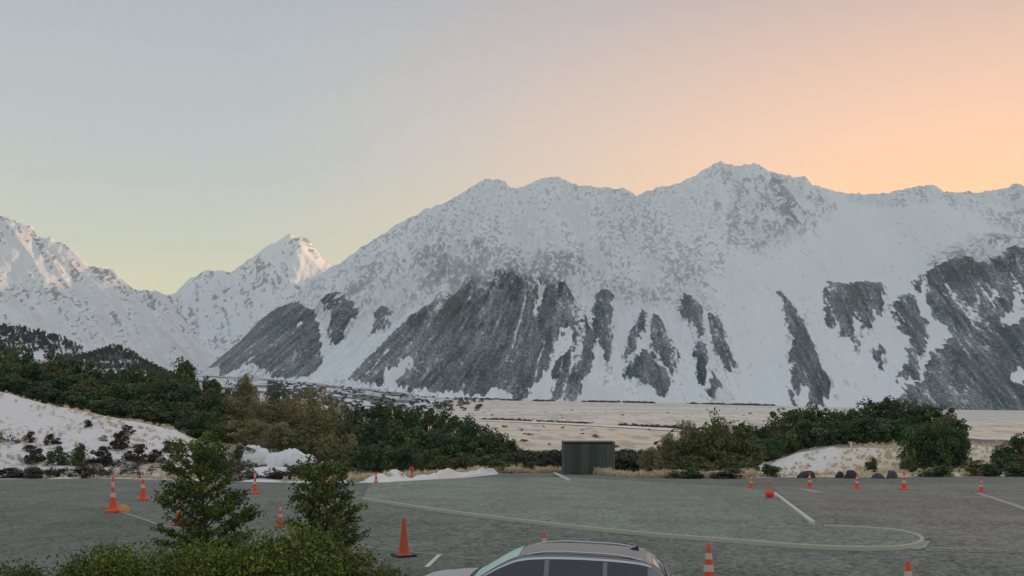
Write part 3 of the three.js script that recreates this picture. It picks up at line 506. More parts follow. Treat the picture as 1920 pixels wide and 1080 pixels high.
// Rows of trees: [column, distance, row of the top, width in columns, kind]
const COLOUR = { dark: 'dark green', olive: 'olive green', brown: 'brownish' };
function belt(where, list) {
  const rows = [...list].sort((a, b) => a[0] - b[0]);
  rows.forEach(([px, d, top, w, kind], i) => {
    const k = (px - 960) / FOCAL, x = k * d, y = land(x, d), h = Math.max(1.6, (EYE - (top - ROW) / FOCAL * d - y) * 1.15), n = rows.filter((q) => q[4] === kind), at = n.findIndex((q) => q === rows[i]);
    plant('bush_tree', 'tree', `${COLOUR[kind]} tree, ${where}, ${ORD[at] ?? 'last'} of that colour from left`, `trees: ${where}`, kind, x, d, h, w / FOCAL * d, 0.08);
  });
}
belt('back row above snowy bank', [
  [-25, 150, 632, 95, 'dark'], [35, 152, 640, 95, 'dark'], [90, 150, 654, 90, 'olive'], [140, 148, 668, 85, 'dark'], [190, 150, 680, 85, 'dark'], [240, 148, 684, 85, 'dark'], [292, 150, 683, 80, 'dark'], [345, 146, 670, 80, 'dark'], [395, 148, 706, 80, 'dark'], [462, 150, 704, 75, 'brown'], [430, 146, 722, 70, 'olive'], [520, 148, 728, 85, 'olive'], [575, 146, 724, 85, 'brown'], [628, 146, 744, 80, 'brown']]);
belt('middle row above snowy bank', [
  [-5, 132, 662, 95, 'olive'], [55, 130, 668, 100, 'dark'], [112, 130, 690, 100, 'dark'], [170, 128, 704, 100, 'olive'], [228, 128, 708, 105, 'dark'], [285, 126, 706, 105, 'dark'], [340, 126, 700, 110, 'dark'], [392, 124, 728, 90, 'dark'], [440, 126, 740, 100, 'brown'], [500, 124, 746, 110, 'brown'], [560, 124, 750, 110, 'brown'], [612, 122, 762, 100, 'brown'], [655, 122, 784, 80, 'olive']]);
belt('front row above snowy bank', [
  [25, 113, 700, 85, 'dark'], [85, 111, 718, 90, 'dark'], [150, 110, 728, 95, 'dark'], [205, 108, 742, 100, 'dark'], [265, 107, 748, 105, 'olive'], [325, 106, 748, 110, 'dark'], [375, 104, 765, 95, 'dark'], [425, 103, 775, 95, 'olive'], [475, 101, 786, 100, 'brown'], [528, 99, 792, 105, 'brown'], [580, 97, 798, 105, 'olive'], [625, 95, 812, 95, 'brown'], [668, 92, 832, 75, 'olive']]);
belt('thicket behind white snow strip', [
  [662, 128, 764, 75, 'dark'], [708, 126, 752, 95, 'dark'], [755, 126, 750, 95, 'dark'], [805, 124, 760, 90, 'dark'], [850, 122, 774, 90, 'dark'], [892, 120, 782, 80, 'dark'], [925, 118, 800, 70, 'dark'], [958, 116, 822, 60, 'dark'],
  [690, 104, 786, 95, 'dark'], [742, 102, 786, 105, 'dark'], [798, 101, 792, 105, 'dark'], [850, 100, 802, 100, 'dark'], [900, 100, 812, 95, 'dark'], [940, 100, 832, 75, 'dark'], [976, 100, 848, 50, 'dark'],
  [705, 86, 822, 85, 'dark'], [760, 85, 828, 90, 'dark'], [815, 86, 838, 80, 'olive'], [862, 88, 846, 90, 'olive'], [912, 90, 850, 85, 'olive'], [958, 92, 858, 60, 'olive']]);
belt('bush right of the shed', [
  [1222, 84, 838, 60, 'brown'], [1255, 88, 812, 70, 'brown'], [1300, 86, 800, 85, 'olive'], [1345, 84, 790, 105, 'olive'], [1395, 86, 800, 95, 'olive'], [1285, 104, 790, 65, 'brown'], [1338, 104, 776, 85, 'olive'], [1385, 106, 788, 75, 'dark'], [1425, 100, 812, 90, 'dark'], [1240, 78, 866, 70, 'olive'], [1310, 78, 852, 90, 'olive'], [1385, 79, 850, 95, 'olive']]);
belt('bush behind snowy mound', [
  [1435, 112, 788, 85, 'dark'], [1480, 120, 764, 85, 'dark'], [1522, 122, 752, 85, 'dark'], [1570, 120, 762, 90, 'dark'], [1615, 122, 754, 90, 'dark'], [1660, 122, 742, 95, 'dark'], [1708, 122, 744, 95, 'dark'], [1752, 118, 758, 85, 'dark'], [1785, 112, 776, 70, 'dark'],
  [1470, 106, 788, 90, 'olive'], [1525, 107, 782, 95, 'dark'], [1580, 107, 784, 95, 'dark'], [1635, 107, 776, 95, 'dark'], [1688, 107, 776, 95, 'dark']]);
belt('clump at right of snowy mound', [
  [1728, 84, 782, 85, 'dark'], [1768, 83, 778, 95, 'dark'], [1795, 86, 800, 55, 'dark'], [1700, 82, 862, 40, 'olive']]);
belt('group at right picture edge', [
  [1884, 84, 826, 50, 'dark'], [1922, 84, 806, 80, 'dark'], [1960, 86, 800, 90, 'dark'], [1905, 79, 850, 100, 'dark'], [1835, 80, 862, 70, 'olive']]);
// low shrubs: [column, row of the foot, height in rows, width in columns, kind]
const SHRUBS = [
  ['dark low hedge shrub at the road edge, leftmost', 20, 897, 20, 78, 'shrub'], ['dark low hedge shrub at the road edge, between two others', 66, 897, 18, 60, 'shrub'], ['dark rounded low shrub at the road edge left of the tall cones', 158, 896, 20, 62, 'shrub'],
  ['small dark shrub high on the snowy bank, left one of two', 56, 828, 20, 26, 'shrub'], ['small dark shrub high on the snowy bank, right one of two', 98, 833, 20, 34, 'shrub'], ['brown twiggy shrub low on the left end of the snowy bank', 62, 868, 34, 50, 'shrub'],
  ['olive shrub low on the snowy bank above the hedge', 108, 872, 36, 50, 'bushy'], ['olive shrub low on the snowy bank, middle of its row', 150, 872, 38, 50, 'bushy'], ['brown shrub low on the snowy bank behind the tall cones', 192, 872, 36, 48, 'shrub'],
  ['purplish shrub half way up the bank above the tall cones', 226, 842, 34, 46, 'shrub'], ['dark purplish shrub on the bank below the first one', 258, 866, 34, 46, 'shrub'], ['small purplish shrub at the crest end of the bank', 316, 846, 20, 34, 'shrub'],
  ['small shrub near the top of the snowy bank', 166, 800, 14, 24, 'shrub'], ['tiny shrub on the crest of the snowy bank', 238, 812, 16, 30, 'shrub'], ['brown shrub between the bank and the near left tree', 290, 868, 26, 36, 'shrub'],
  ['brown shrub among the snow lumps, left of them', 372, 868, 30, 46, 'bushy'], ['brown shrub between the snow lumps', 448, 868, 34, 44, 'bushy'], ['twiggy shrub right of the snow lumps', 585, 884, 24, 40, 'shrub'], ['twiggy shrub at the right end of the snow lumps', 640, 892, 26, 40, 'bushy'],
  ['olive brown shrub at the left foot of the snowy mound', 1440, 893, 24, 54, 'bushy'], 
  ['upright leafy shrub on the tan slope of the mound', 1634, 884, 26, 32, 'bushy'], 
  ['low olive shrub at the foot of the dark thicket', 875, 884, 24, 90, 'bushy'], ['low olive shrub at the right end of the dark thicket', 940, 886, 22, 80, 'bushy'], ['dark shrub left of the shed', 1020, 884, 24, 60, 'shrub'], ['dark shrub between thicket and shed', 990, 886, 20, 50, 'bushy'], ['green shrub right of the shed', 1180, 884, 26, 40, 'bushy'],
  ['low brown shrub at the edge right of the shed', 1215, 896, 20, 60, 'shrub'], ['low brown shrub below the bush right of the shed', 1290, 897, 20, 80, 'bushy'], ['low shrub at the lot edge below the bush', 1365, 897, 18, 80, 'shrub'],
  ['low brown shrub below the right edge trees', 1850, 893, 24, 80, 'bushy'], ['low brown shrub at the far right edge', 1910, 893, 28, 80, 'bushy'], ['low brown shrub below the clump of trees', 1760, 894, 22, 90, 'bushy'],
];
for (const [label, px, py, h, w, kind] of SHRUBS) { const s = spot(px, py); plant('shrub', 'shrub', label, undefined, kind, s.x, s.d, h / FOCAL * s.d * 1.05, w / FOCAL * s.d, 0.06); }
{ // far scrub on the valley floor and forest on the spur: too small to count
  const r = rng(909), one = crownProto(61, { lobes: 9, leaves: 70, size: 0.30, tones: [[0.08, 0.085, 0.07], [0.11, 0.10, 0.085]], low: 0, spread: 0.4 }).crown;
  const scatter = (name, label, spots) => {
    const m = new THREE.InstancedMesh(one, leafMat, spots.length), q = new THREE.Object3D(); m.name = name; m.userData = { kind: 'stuff', label, category: 'scrub' };
    spots.forEach(([x, y, d, w, h], i) => { q.position.set(x, y, -d); q.scale.set(w, h, w); q.rotation.y = r() * 6.28; q.updateMatrix(); m.setMatrixAt(i, q.matrix); });
    scene.add(shade(m));
  };
  const valley = [];
  for (let i = 0; i < 420; i++) { const k = lerp(-0.06, 0.26, Math.pow(r(), 0.7)), d = 3150 + 350 * r(); if (vn(k * 60, 3.3) < 0.42) continue; valley.push([k * d, land(k * d, d) - 0.5, d, 10 + 14 * r(), 3 + 5 * r()]); }
  for (let i = 0; i < 420; i++) { const k = lerp(-0.24, -0.03, Math.pow(r(), 1.5)), d = lerp(1500, 3400, r()); valley.push([k * d, land(k * d, d) - 0.5, d, 7 + 12 * r(), 3 + 6 * r()]); }
  for (let i = 0; i < 420; i++) { const k = lerp(-0.06, 0.20, r()), d = lerp(1050, 700, (k + 0.07) / 0.24) + 70 + 60 * r() * r(); if (vn(k * 90, 8.8) < 0.25) continue; valley.push([k * d, land(k * d, d) - 0.3, d, 2 + 3.5 * r(), 0.8 + 1.3 * r()]); }
  for (let i = 0; i < 60; i++) { const k = lerp(-0.06, 0.3, r()), d = lerp(500, 2400, r() * r()); valley.push([k * d, land(k * d, d) - 0.3, d, 2 + 4 * r(), 1 + 1.5 * r()]); }
  scatter('valley_scrub', 'dark low scrub scattered over the far valley floor', valley);
  const trees = [];
  for (let i = 0; i < 2600; i++) {
    const x = lerp(-1060, -410, r()), t = 1 - r() * r() * 0.85; if (vn(x * 0.02, t * 6) < 0.32 * (1 - t) + 0.16) continue;
    const c = spurCrest(x), f = spurFoot(x); trees.push([x, lerp(f.h, c.h, 0.72 * t + 0.28 * t * t) - 0.6, lerp(f.d, c.d, t), 3.5 + 3 * r(), 5 + 5 * r()]);
  }
  scatter('spur_forest', 'dark far forest on the snowy spur', trees);
  const blade = leafGeometry(46, (q) => { const a = q() * 6.283, R = 0.28 * Math.sqrt(q()); return [Math.cos(a) * R, 0.12 + 0.55 * q(), Math.sin(a) * R, 0.55, mix3([0.56, 0.45, 0.30], [0.80, 0.69, 0.50], q()), new THREE.Vector3(Math.cos(a), 0, Math.sin(a)), 0.10]; }, 71);
  const tufts = (name, label, count, make) => { const m = new THREE.InstancedMesh(blade, leafMat, count), q = new THREE.Object3D(); m.name = name; m.userData = { kind: 'stuff', label, category: 'grass' }; for (let i = 0; i < count; i++) { const [x, d, s] = make(); q.position.set(x, land(x, d) - 0.03, -d); q.scale.set(s, s * (0.6 + 0.5 * r()), s); q.rotation.y = r() * 6.28; q.updateMatrix(); m.setMatrixAt(i, q.matrix); } scene.add(shade(m)); };
  tufts('bank_tussock', 'brown tussock grass poking through the snow of the left bank', 1700, () => { for (;;) { const k = lerp(-0.60, -0.12, r()), d = lotEdge(k) + 1.0 + 36 * Math.pow(r(), 1.3); if (vn(k * d * 0.5, d * 0.5) > 0.30 + 0.3 * r()) continue; return [k * d, d, 0.22 + 0.35 * r()]; } });
  tufts('mound_tussock', 'straw coloured tussock grass on the right mound', 1500, () => { for (;;) { const k = lerp(0.21, 0.60, r()), d = lotEdge(k) + 0.8 + 30 * Math.pow(r(), 1.2); if (k < 0.33 && d > lotEdge(k) + 5 && r() < 0.75) continue; return [k * d, d, 0.25 + 0.35 * r()]; } });
  tufts('edge_grass', 'straw coloured grass along the far kerb', 1500, () => { const k = lerp(-0.16, 0.24, r()), d = lotEdge(k) + 0.6 + 6 * r() * r(); return [k * d, d, 0.35 + 0.5 * r()]; });
  const heathGeo = crownProto(63, { lobes: 14, leaves: 260, size: 0.16, tones: [...PURPLE, [0.17, 0.13, 0.09], [0.13, 0.12, 0.07]], low: 0, spread: 0.45, twiggy: 0.3 }).crown, heath = [];
  for (let i = 0; i < 230; i++) { const k = lerp(-0.56, -0.30, r()), d = lotEdge(k) + 2 + 16 * r() * r(); if (vn(k * 40, d * 0.35) < 0.42) continue; heath.push([k * d, d, 0.5 + 1.1 * r(), 0.25 + 0.5 * r()]); }
  for (let i = 0; i < 150; i++) { const k = lerp(-0.30, -0.15, r()), d = lotEdge(k) + 3 + 16 * r(); heath.push([k * d, d, 0.6 + 0.9 * r(), 0.3 + 0.6 * r()]); }
  const hm = new THREE.InstancedMesh(heathGeo, leafMat, heath.length), hq = new THREE.Object3D(); hm.name = 'bank_heath'; hm.userData = { kind: 'stuff', label: 'low brown heath showing through the snow of the bank', category: 'heath' };
  heath.forEach(([x, d, w, h], i) => { hq.position.set(x, land(x, d) - 0.05, -d); hq.scale.set(w, h, w); hq.rotation.y = r() * 6.28; hq.updateMatrix(); hm.setMatrixAt(i, hq.matrix); }); scene.add(shade(hm));
  const dead = [];
  for (let i = 0; i < 1500; i++) { const k = lerp(-0.02, 0.16, r()), d = lerp(92, 190, r() * r()); if (k * d > 0.02 * d && k < 0.095 && d < 96) continue; dead.push([k * d, land(k * d, d) - 0.1, d, 1.2 + 1.6 * r(), 0.7 + 1.1 * r()]); }
  const rough = crownProto(64, { lobes: 20, leaves: 420, size: 0.13, tones: [[0.06, 0.09, 0.04], [0.10, 0.10, 0.05], [0.05, 0.06, 0.045], [0.09, 0.07, 0.06]], low: 0, spread: 0.45 }).crown;
  const rm = new THREE.InstancedMesh(rough, leafMat, dead.length); rm.name = 'rough_scrub'; rm.userData = { kind: 'stuff', label: 'rough low scrub on the slope behind the dark shed', category: 'scrub' };
  dead.forEach(([x, y, d, w, h], i) => { hq.position.set(x, y, -d); hq.scale.set(w, h, w); hq.rotation.y = r() * 6.28; hq.updateMatrix(); rm.setMatrixAt(i, hq.matrix); }); scene.add(shade(rm));
}
// near trees and bushes below the camera, left
function sprayTree(seed, height, reach, tones, branches, thin) {
  const r = rng(seed), wood = [], pts = [], V = (x, y, z) => new THREE.Vector3(x, y, z);
  const lead = (t) => V(Math.sin(t * 3 + seed) * 0.05 * height * t, height * t, Math.cos(t * 2.3 + seed) * 0.05 * height * t);
  for (let i = 0; i < 10; i++) wood.push(limb(lead(i / 10), lead((i + 1) / 10), lerp(0.05, 0.004, i / 10), lerp(0.05, 0.004, (i + 1) / 10), 6));
  for (let i = 0; i < branches; i++) {
    const t = lerp(0.22, 0.97, Math.pow((i + r() * 0.8) / branches, 0.85)), a = i * 2.4 + r() * 0.7, len = reach * Math.pow(1 - t, 0.75) * (0.3 + 1.0 * r()) + 0.16, rise = lerp(0.15, 0.75, t) + 0.2 * r();
    const base = lead(t), dir = V(Math.cos(a), rise, Math.sin(a)).normalize(), at = (s) => base.clone().addScaledVector(dir, len * s).add(V(0, -0.12 * len * s * s, 0));
    wood.push(limb(at(0), at(0.5), 0.013, 0.009, 4), limb(at(0.5), at(1), 0.009, 0.003, 4));
    const twigs = Math.max(3, Math.round(len * 15));
    for (let j = 0; j < twigs; j++) {
      const s = lerp(0.25, 1, (j + r()) / twigs), o = at(s), ta = a + (j % 2 ? 1 : -1) * (0.5 + r() * 0.6), td = V(Math.cos(ta), 0.15 + 0.5 * r(), Math.sin(ta)).normalize(), tl = (0.12 + 0.22 * r()) * (1.15 - 0.5 * s), tone = tones[Math.floor(r() * tones.length)];
      wood.push(limb(o, o.clone().addScaledVector(td, tl), 0.004, 0.0015, 3));
      const nl = Math.round((16 + 14 * r()) * thin);
      for (let k = 0; k < nl; k++) { const p = o.clone().addScaledVector(td, tl * (0.1 + 1.0 * r())).add(V((r() - 0.5) * 0.10, (r() - 0.5) * 0.08, (r() - 0.5) * 0.10)); pts.push([p.x, p.y, p.z, 0.030 + 0.026 * r(), mix3(tone, tones[Math.floor(r() * tones.length)], 0.4 * r()), null, 0.6]); }
    }
  }
  return { crown: leafGeometry(pts.length, (q, i) => pts[i], seed + 9), trunk: mergeGeometries(wood) };
}
function domeBush(seed, height, radius, tones, leaves) {
  const r = rng(seed), wood = [], lobes = [], V = (x, y, z) => new THREE.Vector3(x, y, z), out = V(0, 0, 0);
  for (let i = 0; i < 46; i++) { const a = r() * 6.283, y = lerp(0.25, 0.93, Math.sqrt(r())), R = radius * Math.sqrt(Math.max(0.03, 1 - y * y)) * (0.25 + 0.75 * Math.sqrt(r())); lobes.push([V(Math.cos(a) * R, y * height, Math.sin(a) * R), 0.16 + 0.2 * r(), mix3(tones[Math.floor(r() * tones.length)], tones[Math.floor(r() * tones.length)], r())]); }
  for (const [c, s] of lobes) { wood.push(limb(V((r() - 0.5) * 0.2, -0.05, (r() - 0.5) * 0.2), c, 0.02, 0.006, 4)); for (let k = 0; k < 3; k++) wood.push(limb(c, c.clone().add(V((r() - 0.5) * s * 2.4, s * (0.4 + r()), (r() - 0.5) * s * 2.4)), 0.006, 0.002, 3)); }
  const crown = leafGeometry(leaves, (q) => {
    const [c, s, tone] = lobes[Math.floor(q() * lobes.length)], a = q() * 6.283, cy = q() * 2 - 1, sr = Math.sqrt(1 - cy * cy), R = s * (0.35 + 0.7 * Math.sqrt(q()) + (q() < 0.1 ? 0.5 * q() : 0)); out.set(Math.cos(a) * sr, cy, Math.sin(a) * sr);
    return [c.x + out.x * R, Math.max(0.03, c.y + out.y * R * 1.1), c.z + out.z * R, 0.028 + 0.03 * q(), mix3(tone, tones[Math.floor(q() * tones.length)], 0.35 * q()), out, 0.55];
  }, seed + 3);
  return { crown, trunk: mergeGeometries(wood) };
}
const NEAR = [[0.110, 0.185, 0.014], [0.190, 0.215, 0.016], [0.060, 0.120, 0.018], [0.220, 0.185, 0.026], [0.140, 0.220, 0.018], [0.042, 0.085, 0.018]];
const NEARDARK = [[0.075, 0.125, 0.022], [0.125, 0.155, 0.026], [0.048, 0.090, 0.026], [0.180, 0.145, 0.040], [0.095, 0.150, 0.026]];
function near(proto, name, category, label, px, d, turn, scale = 1, group) {
  const o = thing(name, label, category, group), x = (px - 960) / FOCAL * d; part('trunk', proto.trunk, barkMat, o); part('crown', proto.crown, leafMat, o);
  o.position.set(x, land(x, d) - 0.16, -d); o.rotation.y = turn; o.scale.setScalar(scale); return o;
}
near(sprayTree(101, 3.66, 1.30, NEARDARK, 64, 1.75), 'small_tree', 'tree', 'small open leafy tree in the left foreground, broader of the two', 374, 13, 0.3);
near(sprayTree(207, 3.38, 0.80, NEARDARK, 56, 1.8), 'small_tree', 'tree', 'narrow small tree in the foreground left of the plain orange cone', 600, 13, 1.1);
near(sprayTree(305, 3.72, 0.28, NEARDARK, 30, 0.8), 'small_tree', 'tree', 'thin bare topped sapling beside the narrow foreground tree', 578, 13.4, 2.0);
{
  const b1 = domeBush(401, 2.5, 1.0, NEAR, 26000), b2 = domeBush(402, 2.45, 0.95, NEARDARK, 24000);
  [[b2, 200, 11.6, 0.97, 'dark rounded foreground bush, second from the left corner'], [b1, 268, 11.4, 0.98, 'olive foreground bush below the broad small tree, left one'], [b1, 362, 11.0, 1.02, 'olive foreground bush below the broad small tree, right one'], [b1, 452, 11.2, 1.0, 'olive foreground bush between the two small trees'], [b1, 545, 11.0, 1.06, 'yellowish foreground bush at the foot of the narrow tree'], [b2, 622, 11.3, 1.03, 'dark foreground bush at the right foot of the narrow tree'], [b2, 690, 11.6, 0.90, 'low dark foreground bush nearest to the car'], [b2, -10, 11.4, 0.93, 'dark foreground bush in the bottom left corner']]
    .forEach(([p, px, d, s, label], i) => near(p, 'foreground_bush', 'bush', label, px, d, i * 1.3, s, 'foreground bushes'));
}

// ---------------------------------------------------------------- snow lumps
function lump(seed, w, h, dp) {
  const g = new THREE.SphereGeometry(1, 56, 32, 0, Math.PI * 2, 0, Math.PI * 0.55), p = g.attributes.position;
  for (let i = 0; i < p.count; i++) { const x = p.getX(i), y = p.getY(i), z = p.getZ(i), f = 0.60 + 0.8 * fbm(x * 1.9 + seed * 7, z * 1.9 + y * 1.6 + seed * 3, 4); p.setXYZ(i, x * f * w / 2, y * f * h, z * f * dp / 2); }
  g.computeVertexNormals(); return g;
}
const snowMat = mat([0.80, 0.80, 0.81], 0.9);
[[406, 862, 44, 26, 'small white snow lump behind the broad near tree'], [480, 872, 66, 36, 'tall white snow lump, left of the big pair'], [545, 880, 84, 40, 'wide white snow lump, right of the big pair'], [615, 888, 50, 26, 'small white snow lump at the right end'], [505, 889, 110, 14, 'long low snow heap along the road edge']]
  .forEach(([px, py, w, h, label], i) => { const s = spot(px, py), u = s.d / FOCAL, m = single('snow_lump', lump(i + 1, w * u, h * u, w * u * 0.8), snowMat, label, 'snow lump', 'snow lumps by the road'); m.position.set(s.x, s.y - 0.06, s.z); });
{ // ploughed snow strip on the far side of the road
  const a = seen([[655, 906], [700, 905], [760, 903], [820, 900], [880, 895], [935, 889]]), curve = new THREE.CatmullRomCurve3(a.map(([x, d]) => new THREE.Vector3(x, 0, -d - 1.2))), P = curve.getSpacedPoints(120), pos = [], idx = [], N = 12;
  P.forEach((p, i) => { const e = Math.sin(Math.PI * Math.min(1, Math.min(i, 120 - i) / 14 + 0.02) / 2); for (let j = 0; j <= N; j++) { const v = j / N, dz = lerp(1.2, -3.2, v) * (0.5 + 0.5 * e) * (0.6 + 0.8 * fbm(p.x * 0.35, 5, 2)), h = Math.sin(Math.PI * v) * 0.75 * e * Math.max(0, fbm(p.x * 0.9, v * 3, 3) * 1.9 - 0.5) - 0.04, z = p.z + dz; pos.push(p.x, land(p.x, -z) + h, z); if (i && j) { const q = i * (N + 1) + j; idx.push(q - N - 2, q - 1, q - N - 1, q - 1, q, q - N - 1); } } });
  const g = new THREE.BufferGeometry(); g.setAttribute('position', new THREE.Float32BufferAttribute(pos, 3)); g.setIndex(idx); g.computeVertexNormals();
  single('snow_berm', g, new THREE.MeshStandardMaterial({ color: new THREE.Color().setRGB(0.82, 0.81, 0.80), roughness: 0.9, side: THREE.DoubleSide }), 'bright white strip of ploughed snow in front of the dark thicket', 'snow bank');
}

// ---------------------------------------------------------------- boulders along the foot of the mound
const rockMats = [mat([0.060, 0.050, 0.058], 0.95), mat([0.085, 0.080, 0.085], 0.95)];
[[1512, 896, 36, 17, 0, 'long dark flattened boulder at the foot of the snowy mound'], [1574, 896, 17, 16, 0, 'small round dark boulder, left of a pair below the mound'], [1596, 897, 25, 19, 0, 'round dark boulder, right of a pair below the mound'], [1645, 897, 25, 12, 1, 'low flat boulder below the upright leafy shrub'], [1673, 897, 22, 18, 1, 'round grey boulder beside the clump of trees']]
  .forEach(([px, py, w, h, k, label], i) => { const s = spot(px, py), u = s.d / FOCAL, g = lump(20 + i * 3, w * u * 0.9, h * u * 0.85, w * u * 0.8), m = single('boulder', g, rockMats[k], label, 'boulder', 'boulders below the mound'); m.position.set(s.x, s.y - 0.05, s.z); });

// ---------------------------------------------------------------- cones and markers
const orange = mat([0.80, 0.085, 0.028], 0.55), deepOrange = mat([0.52, 0.085, 0.03], 0.6), whiteBand = mat([0.60, 0.52, 0.47], 0.5), blackRubber = mat([0.035, 0.035, 0.038], 0.85), paleFoot = mat([0.45, 0.42, 0.38], 0.8);
function coneProto(style) {                            // one unit tall
  const o = new THREE.Group(), slim = style === 'tall';
  const half = slim ? 0.17 : style === 'plain' ? 0.27 : 0.23, thick = 0.055;
  const foot = new RoundedBoxGeometry(half * 2, thick, half * 2, 2, 0.02); foot.translate(0, thick / 2, 0);
  part('base', foot, style === 'plain' ? blackRubber : orange, o);
  const r0 = slim ? 0.115 : style === 'plain' ? 0.15 : 0.155, r1 = slim ? 0.022 : 0.03, rad = (y) => slim ? (y < 0.55 ? lerp(r0, 0.055, y / 0.55) : lerp(0.05, r1, (y - 0.55) / 0.45)) : lerp(r0, r1, y);
  const profile = [[rad(0) + 0.035, thick], [rad(0.03) + 0.008, thick + 0.03]]; for (let y = 0.12; y < 0.985; y += 0.07) profile.push([rad(y), y]); profile.push([r1, 0.985], [r1 * 0.6, 1], [0.0005, 1]);
  part('body', new THREE.LatheGeometry(profile.map(([x, y]) => new THREE.Vector2(x, y)), 20), style === 'plain' ? deepOrange : orange, o);
  const bands = slim ? [[0.42, 0.55], [0.70, 0.86]] : style === 'plain' ? [] : [[0.36, 0.52], [0.64, 0.78]];
  for (const [a, b] of bands) part('reflective_band', new THREE.LatheGeometry([[rad(a) + 0.006, a], [rad(a) + 0.010, a + 0.01], [rad(b) + 0.010, b - 0.01], [rad(b) + 0.006, b]].map(([x, y]) => new THREE.Vector2(x, y)), 20), whiteBand, o);
  if (style === 'plain') { const f = new THREE.RingGeometry(0.155, 0.25, 4, 1, Math.PI / 4); f.rotateX(-Math.PI / 2); f.translate(0, thick + 0.004, 0); part('base_rim', f, paleFoot, o); }
  o.name = 'traffic_cone'; return o;
}
const CONES = { tall: coneProto('tall'), plain: coneProto('plain'), banded: coneProto('banded') };
function cone(style, px, py, top, label) {
  const c = CONES[style].clone(); c.name = numbered('traffic_cone'); c.userData = { label, category: 'traffic cone', group: 'orange traffic cones in the car park' };
  const s = spot(px, py), h = (py - top) / FOCAL * s.d, onGravel = style === 'far';
  c.position.set(s.x, s.y + 0.004, s.z); c.scale.setScalar(h); c.rotation.y = px * 0.37; scene.add(c); return c;
}
cone('tall', 212, 960, 894, 'tall slim orange and white cone nearest on the left, beside a yellow sandbag');
cone('tall', 268, 938, 884, 'tall slim orange and white cone, second from the left');
cone('tall', 334, 985, 928, 'orange cone half hidden behind the broad near tree, lower one');
cone('banded', 405, 920, 886, 'orange cone seen through the broad near tree, upper one');
cone('tall', 478, 926, 882, 'orange and white cone standing clear between the two near trees');
cone('tall', 526, 988, 944, 'orange and white cone just left of the narrow near tree');
cone('banded', 631, 910, 888, 'small cone seen through the narrow near tree by the snow');
cone('banded', 705, 913, 884, 'small cone at the left end of the white snow strip');
cone('plain', 757, 1043, 971, 'large plain dark orange cone on a black base by the parking bays');
cone('banded', 1020, 1050, 998, 'orange cone whose tip shows behind the car roof');
cone('banded', 1329, 1101, 1019, 'red and white banded cone at the bottom right of the car');
cone('banded', 1408, 915, 889, 'far orange cone, leftmost of the row below the mound');
cone('tall', 1440, 909, 893, 'small slim far cone just right of the leftmost far one');
cone('banded', 1518, 915, 886, 'far orange cone in front of the flattened dark shrub');
cone('banded', 1607, 916, 888, 'far orange cone right of the pair of round shrubs');
cone('banded', 1695, 918, 884, 'far orange cone in front of the clump of trees');
cone('banded', 1840, 923, 895, 'far orange cone, rightmost of the row');
cone('banded', 1703, 1141, 1051, 'cone tip at the bottom edge on the right');
function marker(px, py, top, ball, label) {            // thin red stake with a round cap
  const s = spot(px, py), u = s.d / FOCAL, h = (py - top) * u, o = thing('marker_stake', label, 'marker', 'red marker stakes in the snow strip'), red = mat([0.50, 0.035, 0.03], 0.6);
  const post = new THREE.CylinderGeometry(0.035, 0.045, h, 8); post.translate(0, h / 2, 0); part('post', post, red, o);
  const cap = new THREE.SphereGeometry(ball, 12, 8); cap.scale(1, 0.8, 1); cap.translate(0, h, 0); part('cap', cap, red, o); o.position.set(s.x, s.y + 0.2, s.z);
}
marker(772, 901, 885, 0.16, 'red stake with round cap in the middle of the snow strip');
marker(818, 899, 890, 0.07, 'short thin red stake in the snow strip, right one');
{
  const s = spot(1443, 937), o = thing('orange_marker', 'round orange marker at the upper end of the long pale beam', 'marker');
  const dome = new THREE.SphereGeometry(0.19, 20, 12); dome.scale(1, 0.95, 1); dome.translate(0, 0.20, 0); part('dome', dome, orange, o);
  const ring = new THREE.CylinderGeometry(0.16, 0.2, 0.06, 20); ring.translate(0, 0.03, 0); part('foot', ring, deepOrange, o); o.position.set(s.x, s.y + 0.065, s.z);
}
{ // sandbag beside the nearest tall cone
  const s = spot(229, 959), g = lump(9, 0.62, 0.24, 0.42); single('sandbag', g, mat([0.62, 0.30, 0.10], 0.9), 'yellow orange sandbag at the foot of the nearest tall cone', 'sandbag').position.set(s.x, s.y - 0.02, s.z);
  const b = spot(190, 952), m = single('sandbag', lump(12, 0.95, 0.13, 0.5), mat([0.30, 0.22, 0.15], 0.95), 'flat brown sandbag left of the nearest tall cone', 'sandbag'); m.position.set(b.x, b.y - 0.01, b.z);
}

